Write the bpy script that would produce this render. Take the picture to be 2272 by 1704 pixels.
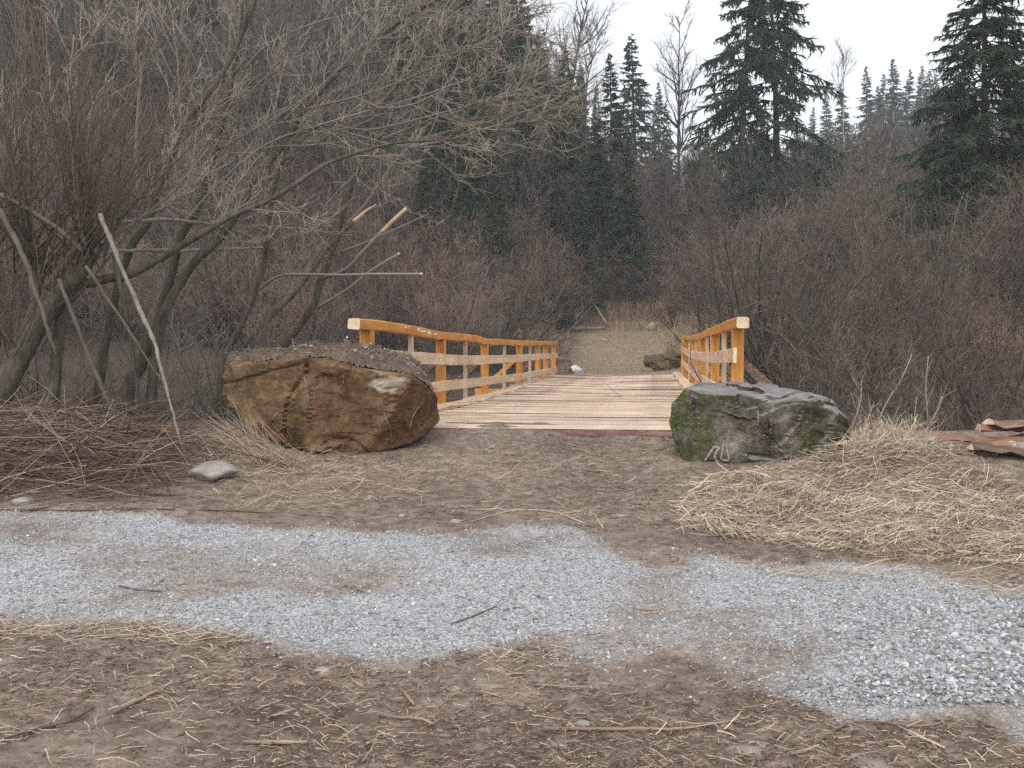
import bpy, bmesh, math
import numpy as np
from mathutils import Vector, Matrix

for o in list(bpy.data.objects):
    bpy.data.objects.remove(o)
SC = bpy.context.scene
COL = SC.collection
R = math.radians

# ------------------------------------------------------------------ camera
F = 2300.0                      # focal length in photograph pixels (2272 wide)
CX, CY, HOR = 1136.0, 852.0, 785.0
EYE = 1.6
PITCH = math.atan((CY - HOR) / F)
cam_d = bpy.data.cameras.new("camera")
cam_d.sensor_width = 36.0
cam_d.lens = F / 2272.0 * 36.0
cam_d.clip_start = 0.05
cam_d.clip_end = 2000.0
cam = bpy.data.objects.new("camera", cam_d)
COL.objects.link(cam)
cam.location = (0, 0, EYE)
cam.rotation_euler = (R(90) - PITCH, 0, 0)
SC.camera = cam

# ------------------------------------------------------------------ light
SUN_EL, SUN_AZ = R(48), R(200)
W = bpy.data.worlds.new("World")
SC.world = W
W.use_nodes = True
nt = W.node_tree
nt.nodes.clear()
out = nt.nodes.new("ShaderNodeOutputWorld")
bg = nt.nodes.new("ShaderNodeBackground")
sky = nt.nodes.new("ShaderNodeTexSky")
sky.sky_type = 'NISHITA'
sky.sun_disc = False
sky.sun_elevation = SUN_EL
sky.sun_rotation = SUN_AZ
sky.air_density = 1.0
sky.dust_density = 6.0
sky.ozone_density = 1.0
hsv = nt.nodes.new("ShaderNodeHueSaturation")
hsv.inputs["Saturation"].default_value = 0.22
mixw = nt.nodes.new("ShaderNodeMix")
mixw.data_type = 'RGBA'
mixw.inputs[0].default_value = 0.55
mixw.inputs[7].default_value = (8.6, 9.0, 9.5, 1)     # even cloud layer
nt.links.new(sky.outputs[0], hsv.inputs["Color"])
nt.links.new(hsv.outputs[0], mixw.inputs[6])
nt.links.new(mixw.outputs[2], bg.inputs[0])
nt.links.new(bg.outputs[0], out.inputs[0])
bg.inputs[1].default_value = 0.15

sun_d = bpy.data.lights.new("sun", 'SUN')
sun_d.energy = 0.8
sun_d.angle = R(25)
sun_d.color = (1.0, 0.96, 0.9)
sun = bpy.data.objects.new("sun", sun_d)
COL.objects.link(sun)
# light comes from azimuth SUN_AZ (clockwise from +Y), elevation SUN_EL
sd = Vector((math.sin(SUN_AZ) * math.cos(SUN_EL), math.cos(SUN_AZ) * math.cos(SUN_EL), math.sin(SUN_EL)))
sun.rotation_euler = sd.to_track_quat('Z', 'Y').to_euler()
sun.location = sd * 50

SC.view_settings.view_transform = 'Standard'
SC.view_settings.look = 'None'
SC.view_settings.exposure = 0.25
SC.view_settings.gamma = 1.0
SC.view_settings.use_curve_mapping = False
SC.render.engine = 'CYCLES'
SC.cycles.max_bounces = 6
SC.cycles.diffuse_bounces = 3
SC.cycles.volume_bounces = 2
SC.cycles.use_adaptive_sampling = False
SC.cycles.use_denoising = False

# ------------------------------------------------------------------ helpers
def rgn(seed):
    return np.random.default_rng(seed)

def nrm(v):
    return v / np.maximum(np.linalg.norm(v, axis=-1, keepdims=True), 1e-9)

def tag(o, label=None, cat=None, group=None, kind=None):
    if label: o["label"] = label
    if cat: o["category"] = cat
    if group: o["group"] = group
    if kind: o["kind"] = kind
    return o

def mesh(name, verts, faces, attrs=None, smooth=False, mats=(), fmat=None):
    """faces: list of (M,k) int arrays; attrs: name -> per-vertex floats"""
    me = bpy.data.meshes.new(name)
    verts = np.asarray(verts, np.float32)
    if isinstance(faces, np.ndarray):
        faces = [faces]
    faces = [np.asarray(f, np.int32) for f in faces if len(f)]
    nl = sum(f.size for f in faces)
    nf = sum(len(f) for f in faces)
    me.vertices.add(len(verts))
    me.vertices.foreach_set("co", verts.ravel())
    me.loops.add(nl)
    me.loops.foreach_set("vertex_index", np.concatenate([f.ravel() for f in faces]))
    me.polygons.add(nf)
    tot = np.concatenate([np.full(len(f), f.shape[1], np.int32) for f in faces])
    st = np.concatenate([[0], np.cumsum(tot)[:-1]]).astype(np.int32)
    me.polygons.foreach_set("loop_start", st)
    me.polygons.foreach_set("loop_total", tot)
    me.polygons.foreach_set("use_smooth", np.full(nf, bool(smooth)))
    for m in mats:
        me.materials.append(m)
    if fmat is not None:
        me.polygons.foreach_set("material_index", np.asarray(fmat, np.int32))
    for k, a in (attrs or {}).items():
        at = me.attributes.new(k, 'FLOAT', 'POINT')
        at.data.foreach_set("value", np.asarray(a, np.float32))
    me.update(calc_edges=True)
    me.validate()
    return me

def obj(name, me, parent=None, loc=None):
    o = bpy.data.objects.new(name, me)
    COL.objects.link(o)
    if loc is not None:
        o.location = loc
    if parent is not None:
        o.parent = parent
    return o

def empty(name, loc):
    o = bpy.data.objects.new(name, None)
    COL.objects.link(o)
    o.location = loc
    o.empty_display_size = 0.2
    return o

def copy_tree(o, parent=None):
    c = o.copy()
    COL.objects.link(c)
    c.parent = parent
    for ch in list(o.children):
        copy_tree(ch, c)
    return c

def cat_geo(parts):
    """join (verts, [faces], attr) tuples"""
    V, FQ, A, off = [], {}, [], 0
    for v, fs, a in parts:
        V.append(v); A.append(a)
        for f in fs:
            FQ.setdefault(f.shape[1], []).append(f + off)
        off += len(v)
    return np.concatenate(V), [np.concatenate(x) for x in FQ.values()], np.concatenate(A)

def segs(P0, P1, R0, R1, A0, A1, k=3):
    n = len(P0)
    d = nrm(P1 - P0)
    ref = np.where(np.abs(d[:, 2:3]) > 0.9, np.array([[1., 0, 0]]), np.array([[0, 0, 1.]]))
    a = nrm(np.cross(d, ref)); b = np.cross(d, a)
    th = np.arange(k) * 2 * np.pi / k
    ring = a[:, None] * np.cos(th)[None, :, None] + b[:, None] * np.sin(th)[None, :, None]
    v = np.concatenate([P0[:, None] + ring * R0[:, None, None], P1[:, None] + ring * R1[:, None, None]], 1).reshape(-1, 3)
    i = np.arange(k); j = (i + 1) % k
    q = np.stack([i, j, j + k, i + k], 1)
    f = (q[None] + (np.arange(n) * 2 * k)[:, None, None]).reshape(-1, 4)
    at = np.concatenate([np.repeat(A0[:, None], k, 1), np.repeat(A1[:, None], k, 1)], 1).ravel()
    return v, [f], at

def polys(pts, rad, att, k=3):
    return segs(pts[:, :-1].reshape(-1, 3), pts[:, 1:].reshape(-1, 3), rad[:, :-1].ravel(), rad[:, 1:].ravel(),
                att[:, :-1].ravel(), att[:, 1:].ravel(), k)

def grow(st, dr, ln, nseg, wig, bend, rng):
    pts = [st]; d = nrm(dr)
    bend = np.asarray(bend, float)
    for i in range(nseg):
        d = nrm(d + rng.normal(0, wig, d.shape) + bend)
        pts.append(pts[-1] + d * (ln / nseg)[:, None])
    return np.stack(pts, 1)

def spawn(pts, per, t0, t1, ang, rng, angj=0.15):
    n, k = pts.shape[:2]
    idx = np.repeat(np.arange(n), per)
    t = rng.uniform(t0, t1, len(idx)) * (k - 1)
    i = np.clip(np.floor(t).astype(int), 0, k - 2); f = (t - i)[:, None]
    a = pts[idx, i]; b = pts[idx, i + 1]
    pos = a + (b - a) * f
    d = nrm(b - a)
    p = nrm(np.cross(d, rng.normal(0, 1, d.shape)))
    an = (ang + rng.normal(0, angj, len(idx)))[:, None]
    return idx, t / (k - 1), pos, d * np.cos(an) + p * np.sin(an)

def tube(pts, rad, k=8, a0=0.0, a1=0.3, cap=True):
    """one connected tube"""
    pts = np.asarray(pts, float); rad = np.asarray(rad, float)
    n = len(pts)
    d = np.gradient(pts, axis=0); d = nrm(d)
    ref = np.array([1., 0.13, 0.07]) if abs(d[0, 2]) > 0.6 else np.array([0.05, 0.1, 1.])
    V = []
    th = np.arange(k) * 2 * np.pi / k
    for i in range(n):
        a = nrm(ref - d[i] * np.dot(ref, d[i])); ref = a
        b = np.cross(d[i], a)
        V.append(pts[i] + (a[None] * np.cos(th)[:, None] + b[None] * np.sin(th)[:, None]) * rad[i])
    V = np.concatenate(V)
    i = np.arange(k); j = (i + 1) % k
    q = np.stack([i, j, j + k, i + k], 1)
    f = [(q[None] + (np.arange(n - 1) * k)[:, None, None]).reshape(-1, 4)]
    at = np.repeat(np.linspace(a0, a1, n), k)
    if cap:
        V = np.concatenate([V, pts[:1], pts[-1:]])
        at = np.concatenate([at, [a0, a1]])
        c0, c1 = n * k, n * k + 1
        t0 = np.stack([np.full(k, c0), j, i], 1)
        t1 = np.stack([np.full(k, c1), i + (n - 1) * k, j + (n - 1) * k], 1)
        f += [np.concatenate([t0, t1])]
    return V, f, at

def smooth_line(P, per=5):
    P = np.asarray(P, float)
    if len(P) < 3:
        t = np.linspace(0, 1, per * max(1, len(P) - 1) + 1)[:, None]
        return P[0] + (P[-1] - P[0]) * t
    Q = np.concatenate([[2 * P[0] - P[1]], P, [2 * P[-1] - P[-2]]])
    o = []
    for i in range(1, len(Q) - 2):
        for t in np.linspace(0, 1, per, endpoint=False):
            a, b, c, d = Q[i - 1], Q[i], Q[i + 1], Q[i + 2]
            o.append(0.5 * ((2 * b) + (c - a) * t + (2 * a - 5 * b + 4 * c - d) * t * t + (3 * b - a - 3 * c + d) * t ** 3))
    o.append(P[-1])
    return np.array(o)

def vnoise(x, y, seed=0):
    """smooth value noise, 2d, 0..1"""
    tab = rgn(1000 + seed).random((64, 64))
    xi = np.floor(x).astype(int); yi = np.floor(y).astype(int)
    fx = x - xi; fy = y - yi
    fx = fx * fx * (3 - 2 * fx); fy = fy * fy * (3 - 2 * fy)
    g = lambda a, b: tab[a % 64, b % 64]
    return (g(xi, yi) * (1 - fx) * (1 - fy) + g(xi + 1, yi) * fx * (1 - fy) + g(xi, yi + 1) * (1 - fx) * fy + g(xi + 1, yi + 1) * fx * fy)

def fbm(x, y, seed=0, o=4):
    s = 0; a = 0.5
    for k in range(o):
        s = s + a * vnoise(x * 2 ** k + 7.3 * k, y * 2 ** k + 3.1 * k, seed + k); a *= 0.5
    return s

def vnoise3(p, seed=0):
    return (vnoise(p[:, 0] + 0.37 * p[:, 2], p[:, 1] + 0.71 * p[:, 2], seed) + vnoise(p[:, 1] - 0.5 * p[:, 0], p[:, 2] + 0.3 * p[:, 0], seed + 1)
            + vnoise(p[:, 2] + 0.6 * p[:, 1], p[:, 0] - 0.4 * p[:, 2], seed + 2)) / 3

# ------------------------------------------------------------------ terrain
BA = math.atan((1450 - CX) / F)
UX, UY = math.sin(BA), math.cos(BA)
DECK = 0.84
LAT_L, LAT_R = -3.04, 0.91
S0, S1 = 10.42, 32.2

QT = np.array([-.6, -.3, -.1, 0, .06, .13, .2, .35, .6])
YT = np.array([31, 36, 42, 50, 60, 80, 110, 150, 220, 330.])
ZT = np.array([
    [.84, 2.5, 5, 9, 14, 25, 42, 65, 95, 125],
    [.84, 2.0, 4, 8, 13, 24, 41, 64, 95, 125],
    [.84, 1.2, 2.2, 5, 9, 19, 34, 54, 80, 105],
    [.84, 1.0, 1.6, 3.2, 7.0, 15.5, 28, 44, 66, 85],
    [.84, 1.0, 1.8, 3.0, 5.4, 11, 19, 30, 45, 62],
    [.84, 1.1, 1.9, 3.1, 4.5, 8, 13, 22, 36, 52],
    [.84, 1.6, 2.6, 3.8, 5.5, 8.5, 14, 23, 36, 50],
    [.84, 3.0, 5.0, 6.5, 8, 11, 16, 25, 38, 52],
    [.84, 4.0, 6.0, 8, 10, 14, 20, 30, 42, 56]])
FY = np.array([-20, 0, 3.7, 5, 6.5, 8, 9.2, 10.4, 11.3])
FZ = np.array([-.3, -.02, .12, .2, .33, .47, .62, .795, .84])
GS = np.array([11.2, 12.2, 13.5, 16, 25, 28.5, 31.0])
GZ = np.array([0, -.55, -1.4, -2.1, -2.1, -1.0, 0])

def H(x, y, rough=True):
    x = np.asarray(x, float); y = np.asarray(y, float)
    x, y = np.broadcast_arrays(x, y)
    s = x * UX + y * UY
    z = np.interp(y, FY, FZ)
    z = z + np.interp(s + 0.25 * np.sin(x * .7), GS, GZ)
    q = np.clip(x / np.maximum(y, 1), QT[0], QT[-1])
    fi = np.interp(q, QT, np.arange(len(QT)))
    i0 = np.clip(np.floor(fi).astype(int), 0, len(QT) - 2); ff = fi - i0
    yi = np.interp(y, YT, np.arange(len(YT)))
    j0 = np.clip(np.floor(yi).astype(int), 0, len(YT) - 2); gf = yi - j0
    zf = (ZT[i0, j0] * (1 - ff) * (1 - gf) + ZT[i0 + 1, j0] * ff * (1 - gf) + ZT[i0, j0 + 1] * (1 - ff) * gf + ZT[i0 + 1, j0 + 1] * ff * gf)
    z = z + (zf - .84) * (y > 31)
    # brush bank on the left, straw mound and rubble on the right
    z = z + 0.16 * np.exp(-((x + 4.3) / 1.9) ** 2 - ((y - 9.6) / 1.0) ** 2)
    z = z + 0.13 * np.exp(-((x + 2.55) / .45) ** 2 - ((y - 8.55) / .35) ** 2)
    z = z + 0.10 * np.exp(-((x - 3.3) / .8) ** 2 - ((y - 9.1) / .5) ** 2)
    z = z + 0.06 * np.exp(-((x - 4.5) / .6) ** 2 - ((y - 8.9) / .4) ** 2) + 0.24 * np.exp(-((x - 5.0) / .75) ** 2 - ((y - 9.45) / .38) ** 2)
    if rough:
        z = z + (fbm(x * 1.1 + 20, y * 1.1 + 20, 3) - .47) * .09 * np.clip((y - 1) / 3, 0, 1) + (fbm(x * 6 + 40, y * 6 + 40, 9, 3) - .44) * .03
        z = z + np.where(y > 34, (fbm(x * .15 + 50, y * .15 + 50, 17, 3) - .44) * 2.0 * np.clip((y - 40) / 20, 0, 1), 0)
    return z

CP, SP = math.cos(PITCH), math.sin(PITCH)
def ray(px, py):
    a, b = (px - CX) / F, (CY - py) / F
    return np.array([a, CP + b * SP, -SP + b * CP])
def P(px, py, Y):
    """the point of the place at depth Y seen at a given photograph pixel"""
    d = ray(px, py)
    return np.array([0, 0, EYE]) + d * (Y / d[1])
_ys = np.concatenate([np.arange(2, 16, .02), np.arange(16, 70, .1)])
def G(px, py, dz=0.0):
    d = ray(px, py)
    z = EYE + d[2] / d[1] * _ys
    x = d[0] / d[1] * _ys
    k = np.argmax(z <= H(x, _ys, False))
    y = _ys[k]
    return np.array([x[k], y, float(H(x[k], y)) + dz])
def inpoly(x, y, poly):
    poly = np.asarray(poly)
    c = np.zeros(x.shape, bool)
    j = len(poly) - 1
    for i in range(len(poly)):
        xi, yi = poly[i]; xj, yj = poly[j]
        if yi != yj:
            c ^= ((yi > y) != (yj > y)) & (x < (xj - xi) * (y - yi) / (yj - yi) + xi)
        j = i
    return c
def gpoly(pp):
    return [tuple(G(a, b)[:2]) for a, b in pp]

GRAVEL = [gpoly([(-900, 1150), (0, 1140), (330, 1150), (520, 1176), (760, 1180), (1010, 1180), (1130, 1166), (1290, 1172), (1350, 1205), (1410, 1255), (1400, 1310), (1300, 1380), (1180, 1420),
                 (1040, 1450), (930, 1472), (760, 1478), (640, 1455), (560, 1432), (430, 1422), (330, 1397), (150, 1387), (0, 1372), (-900, 1350)]),
          gpoly([(1535, 1208), (1680, 1225), (1900, 1246), (2100, 1276), (2272, 1302), (2900, 1380), (3000, 1690), (2272, 1650), (2150, 1595), (1980, 1602), (1800, 1562), (1650, 1532), (1500, 1450),
                 (1470, 1380), (1560, 1330), (1530, 1270)])]
BARE = gpoly([(280, 1212), (560, 1200), (900, 1215), (1000, 1250), (800, 1325), (620, 1345), (470, 1300)])
BARE2 = gpoly([(1250, 1330), (1420, 1250), (1560, 1250), (1590, 1330), (1480, 1420), (1350, 1500), (1250, 1470)])
def gravel_mask(x, y):
    wx = x + (fbm(x * 2.2 + 9, y * 2.2 + 9, 31) - .47) * .5
    wy = y + (fbm(x * 2.2 + 29, y * 2.2 + 19, 37) - .47) * .5
    m = np.zeros(np.shape(x))
    for p in GRAVEL:
        m = np.maximum(m, inpoly(wx, wy, p) * 1.0)
    b = inpoly(wx, wy, BARE)
    m = np.where(b, m * .68, m)
    n = fbm(x * .9 + 3, y * 2.6 + 3, 41)
    m = m * np.clip(.68 + (n - .38) * 2.6, .4, 1)
    m = np.maximum(m, inpoly(wx, wy, BARE2) * .48)
    return m

# ------------------------------------------------------------------ materials
def newmat(name):
    m = bpy.data.materials.new(name)
    m.use_nodes = True
    t = m.node_tree
    b = t.nodes["Principled BSDF"]
    b.inputs["Specular IOR Level"].default_value = 0.25
    b.inputs["Roughness"].default_value = 0.85
    return m, t, b
def N(t, typ, **kw):
    n = t.nodes.new(typ)
    for k, v in kw.items():
        setattr(n, k, v)
    return n
def noise(t, scale, detail=4, vec=None, rough=.6):
    n = N(t, "ShaderNodeTexNoise")
    n.inputs["Scale"].default_value = scale
    n.inputs["Detail"].default_value = detail
    n.inputs["Roughness"].default_value = rough
    if vec is not None:
        t.links.new(vec, n.inputs["Vector"])
    return n.outputs["Fac"]
def ramp(t, fac, stops):
    r = N(t, "ShaderNodeValToRGB")
    e = r.color_ramp.elements
    while len(e) < len(stops):
        e.new(0.5)
    for i, (p, c) in enumerate(stops):
        e[i].position = p
        e[i].color = (*c, 1) if not np.isscalar(c) else (c, c, c, 1)
    t.links.new(fac, r.inputs[0])
    return r.outputs[0]
def mixc(t, fac, a, b, mode='MIX'):
    m = N(t, "ShaderNodeMix", data_type='RGBA', blend_type=mode)
    for s, v in ((m.inputs[0], fac), (m.inputs[6], a), (m.inputs[7], b)):
        if hasattr(v, "links"):
            t.links.new(v, s)
        elif np.isscalar(v):
            s.default_value = v if s.type == 'VALUE' else (v, v, v, 1)
        else:
            s.default_value = (*v, 1)
    return m.outputs[2]
def mth(t, op, a, b=0.0, clamp=False):
    m = N(t, "ShaderNodeMath", operation=op, use_clamp=clamp)
    for s, v in ((m.inputs[0], a), (m.inputs[1], b)):
        if hasattr(v, "links"): t.links.new(v, s)
        else: s.default_value = v
    return m.outputs[0]
def attr(t, name):
    a = N(t, "ShaderNodeAttribute", attribute_name=name)
    return a.outputs["Fac"]
def coord(t, which="Object", scale=None):
    c = N(t, "ShaderNodeTexCoord").outputs[which]
    if scale is not None:
        mp = N(t, "ShaderNodeMapping")
        mp.inputs["Scale"].default_value = scale
        t.links.new(c, mp.inputs[0])
        return mp.outputs[0]
    return c
def orand(t):
    return N(t, "ShaderNodeObjectInfo").outputs["Random"]
def bump(t, b, h, strength, dist):
    n = N(t, "ShaderNodeBump")
    n.inputs["Strength"].default_value = strength
    n.inputs["Distance"].default_value = dist
    t.links.new(h, n.inputs["Height"])
    t.links.new(n.outputs[0], b.inputs["Normal"])
def setc(t, b, c):
    t.links.new(c, b.inputs["Base Color"])

def twig_mat(name, stops, var=.35, alt=None):
    m, t, b = newmat(name)
    c = ramp(t, attr(t, "t"), stops)
    if alt:                                   # some plants are greyer, some redder
        c = mixc(t, ramp(t, mth(t, 'FRACT', mth(t, 'MULTIPLY', orand(t), 7.31)), [(.35, 0.0), (.8, 1.0)]), c, ramp(t, attr(t, "t"), alt))
    v = mth(t, 'ADD', mth(t, 'MULTIPLY', orand(t), var * 2), 1 - var)
    g = N(t, "ShaderNodeCombineColor")
    for i in range(3): t.links.new(v, g.inputs[i])
    c = mixc(t, 1.0, c, g.outputs[0], 'MULTIPLY')
    setc(t, b, c)
    return m
M_SHRUB = twig_mat("shrub_twigs", [(0, (.042, .036, .031)), (.45, (.080, .061, .051)), (1, (.265, .165, .134))], .5, [(0, (.058, .052, .045)), (.5, (.098, .085, .070)), (1, (.150, .124, .097))])
M_GREY = twig_mat("grey_twigs", [(0, (.062, .056, .049)), (.5, (.098, .085, .073)), (1, (.145, .117, .096))], .45)
M_WILLOW = twig_mat("willow_twigs", [(0, (.11, .100, .080)), (.4, (.19, .175, .145)), (.75, (.33, .295, .25)), (1, (.31, .25, .20))], .1)
M_SHOOT = twig_mat("willow_shoots", [(0, (.070, .055, .043)), (.5, (.14, .105, .078)), (1, (.24, .178, .128))], .1)
M_DRY = twig_mat("dry_stems", [(0, (.16, .115, .085)), (.5, (.27, .195, .14)), (1, (.38, .285, .205))], .25)

def bark_mat(name, c0, c1, sc=9.0):
    m, t, b = newmat(name)
    v = coord(t, "Object", (1, 1, .3))
    n = noise(t, sc, 6, v, .7)
    n2 = noise(t, 1.6, 3, coord(t))
    c = ramp(t, n, [(.3, c0), (.68, c1)])
    c = mixc(t, .6, c, ramp(t, n2, [(.35, (.65, .68, .6)), (.7, (1.2, 1.15, 1.1))]), 'MULTIPLY')
    setc(t, b, c)
    bump(t, b, n, .7, .02)
    return m
M_BARK = bark_mat("willow_bark", (.040, .034, .026), (.15, .132, .105), 14)
M_DBARK = bark_mat("dark_bark", (.03, .026, .022), (.10, .085, .07))
M_BIRCH = bark_mat("birch_bark", (.25, .24, .22), (.55, .54, .51), 5)
M_PALEBARK = bark_mat("peeled_wood", (.15, .132, .112), (.32, .29, .255), 12)
M_GREYPOLE = bark_mat("dead_pole_bark", (.07, .06, .05), (.17, .145, .12), 12)

def spruce_mat():
    m, t, b = newmat("spruce_needles")
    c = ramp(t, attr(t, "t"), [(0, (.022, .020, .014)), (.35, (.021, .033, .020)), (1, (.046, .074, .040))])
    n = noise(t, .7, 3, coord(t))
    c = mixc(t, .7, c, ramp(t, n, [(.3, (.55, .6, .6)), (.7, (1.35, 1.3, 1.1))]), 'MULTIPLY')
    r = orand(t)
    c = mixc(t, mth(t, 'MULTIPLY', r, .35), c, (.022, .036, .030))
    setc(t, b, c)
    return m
M_SPRUCE = spruce_mat()

def ground_mat():
    m, t, b = newmat("forest_soil")
    v = coord(t)
    n1 = noise(t, 1.1, 5, v); n2 = noise(t, 9, 6, v, .7); n3 = noise(t, 55, 4, v, .7)
    c = ramp(t, n2, [(.30, (.120, .090, .070)), (.5, (.235, .186, .148)), (.70, (.37, .305, .25))])
    c = mixc(t, .75, c, ramp(t, n1, [(.35, (.62, .58, .55)), (.65, (1.15, 1.12, 1.1))]), 'MULTIPLY')
    c = mixc(t, .7, c, ramp(t, n3, [(.3, (.55, .55, .55)), (.7, (1.4, 1.38, 1.35))]), 'MULTIPLY')
    # crushed gravel lying on and pressed into the soil
    vo = N(t, "ShaderNodeTexVoronoi"); vo.inputs["Scale"].default_value = 85
    t.links.new(v, vo.inputs["Vector"])
    sepc = N(t, "ShaderNodeSeparateColor"); t.links.new(vo.outputs["Color"], sepc.inputs[0])
    gc = ramp(t, sepc.outputs[0], [(0, (.19, .188, .190)), (.6, (.40, .402, .41)), (1, (.58, .585, .60))])
    gn = mth(t, 'ADD', mth(t, 'MULTIPLY', noise(t, 5, 6, v, .72), .9), mth(t, 'MULTIPLY', sepc.outputs[1], .35))
    g = ramp(t, mth(t, 'ADD', mth(t, 'MULTIPLY', attr(t, "gravel"), 1.0), mth(t, 'SUBTRACT', gn, .90)), [(.0, 0.0), (.5, .92)])
    c = mixc(t, g, c, gc)
    # leaf litter away from the track
    f = attr(t, "litter")
    lc = ramp(t, noise(t, 14, 6, v, .75), [(.3, (.030, .022, .016)), (.55, (.075, .052, .036)), (.75, (.14, .10, .066))])
    c = mixc(t, f, c, lc)
    gr = attr(t, "grass")
    gc2 = ramp(t, noise(t, 4, 6, v, .75), [(.3, (.16, .118, .076)), (.55, (.29, .222, .148)), (.75, (.38, .305, .215))])
    c = mixc(t, gr, c, gc2)
    setc(t, b, c)
    b.inputs["Roughness"].default_value = .95
    h = mth(t, 'ADD', mth(t, 'MULTIPLY', n2, 1.0), mth(t, 'MULTIPLY', n3, .5))
    bump(t, b, h, .9, .03)
    return m
M_GROUND = ground_mat()

def attr_mat(name, stops, rough=.85, nz=None):
    m, t, b = newmat(name)
    c = ramp(t, attr(t, "t"), stops)
    if nz:
        c = mixc(t, .6, c, ramp(t, noise(t, nz, 4, coord(t)), [(.3, (.65, .65, .65)), (.7, (1.25, 1.25, 1.25))]), 'MULTIPLY')
    setc(t, b, c)
    b.inputs["Roughness"].default_value = rough
    return m
M_STONES = attr_mat("crushed_stone", [(0, (.17, .168, .170)), (.55, (.39, .390, .398)), (.9, (.60, .602, .615)), (1, (.33, .27, .21))], .8, 60)
M_STRAW = attr_mat("dry_straw", [(0, (.17, .125, .09)), (.45, (.44, .34, .245)), (.8, (.64, .52, .39)), (1, (.76, .65, .52))], .6)
M_CHIPS = attr_mat("bark_and_straw_bits", [(0, (.055, .038, .030)), (.4, (.165, .112, .080)), (.75, (.34, .245, .175)), (1, (.54, .42, .31))], .85)
M_PATHGRASS = attr_mat("short_dry_grass", [(0, (.20, .155, .098)), (.5, (.29, .226, .148)), (1, (.37, .295, .20))], .8)
M_TALLGRASS = attr_mat("tall_dry_grass", [(0, (.12, .085, .055)), (.6, (.25, .18, .115)), (1, (.36, .27, .175))], .7)

def wood_mat(name, c0, c1, c2, axis_scale, objvar=.12, dirt=.0, gsc=14):
    m, t, b = newmat(name)
    v = coord(t, "Object", axis_scale)
    n = noise(t, gsc, 6, v, .7)
    n2 = noise(t, 2.2, 4, coord(t))
    c = ramp(t, n, [(.28, c0), (.5, c1), (.74, c2)])
    c = mixc(t, .55, c, ramp(t, n2, [(.3, (.58, .55, .52)), (.7, (1.22, 1.22, 1.22))]), 'MULTIPLY')
    r = mth(t, 'ADD', mth(t, 'MULTIPLY', orand(t), 2 * objvar), 1 - objvar)
    g = N(t, "ShaderNodeCombineColor")
    for i in range(3): t.links.new(r, g.inputs[i])
    c = mixc(t, 1.0, c, g.outputs[0], 'MULTIPLY')
    if dirt:
        dn = noise(t, 1.3, 5, coord(t), .7)
        c = mixc(t, mth(t, 'MULTIPLY', ramp(t, dn, [(.5, 0.0), (.75, 1.0)]), dirt), c, (.20, .15, .12))
    setc(t, b, c)
    b.inputs["Roughness"].default_value = .6
    bump(t, b, n, .35, .006)
    return m
BS = (1, .08, 1)     # bridge pieces lie along their local Y
M_ORANGE = wood_mat("orange_stained_timber", (.44, .178, .034), (.60, .265, .06), (.71, .35, .105), (1, .1, 1), .06)
M_ORANGEV = wood_mat("orange_stained_posts", (.44, .178, .034), (.60, .265, .06), (.71, .35, .105), (1, 1, .1), .08)
M_PALE = wood_mat("fresh_sawn_board", (.50, .34, .22), (.66, .48, .34), (.76, .59, .45), (1, .08, 1), .07)
M_PALEV = wood_mat("fresh_sawn_batten", (.50, .34, .22), (.66, .48, .34), (.76, .59, .45), (1, 1, .08), .07)
M_CUT = wood_mat("cut_end_grain", (.62, .46, .30), (.74, .58, .41), (.82, .68, .52), (1, 1, 1), .03)
M_DECK = wood_mat("deck_planks", (.33, .215, .145), (.60, .465, .345), (.74, .605, .475), (.07, 1, 1), .16, .4, 34)
M_REDBARK = wood_mat("red_bark_edge", (.055, .028, .024), (.13, .062, .05), (.30, .18, .14), (.3, 1, 1), .2, .5, 16)
M_DARKWOOD = wood_mat("dark_wood", (.05, .035, .028), (.16, .10, .075), (.34, .24, .18), (.12, 1, 1), .2, 0, 20)

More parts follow.
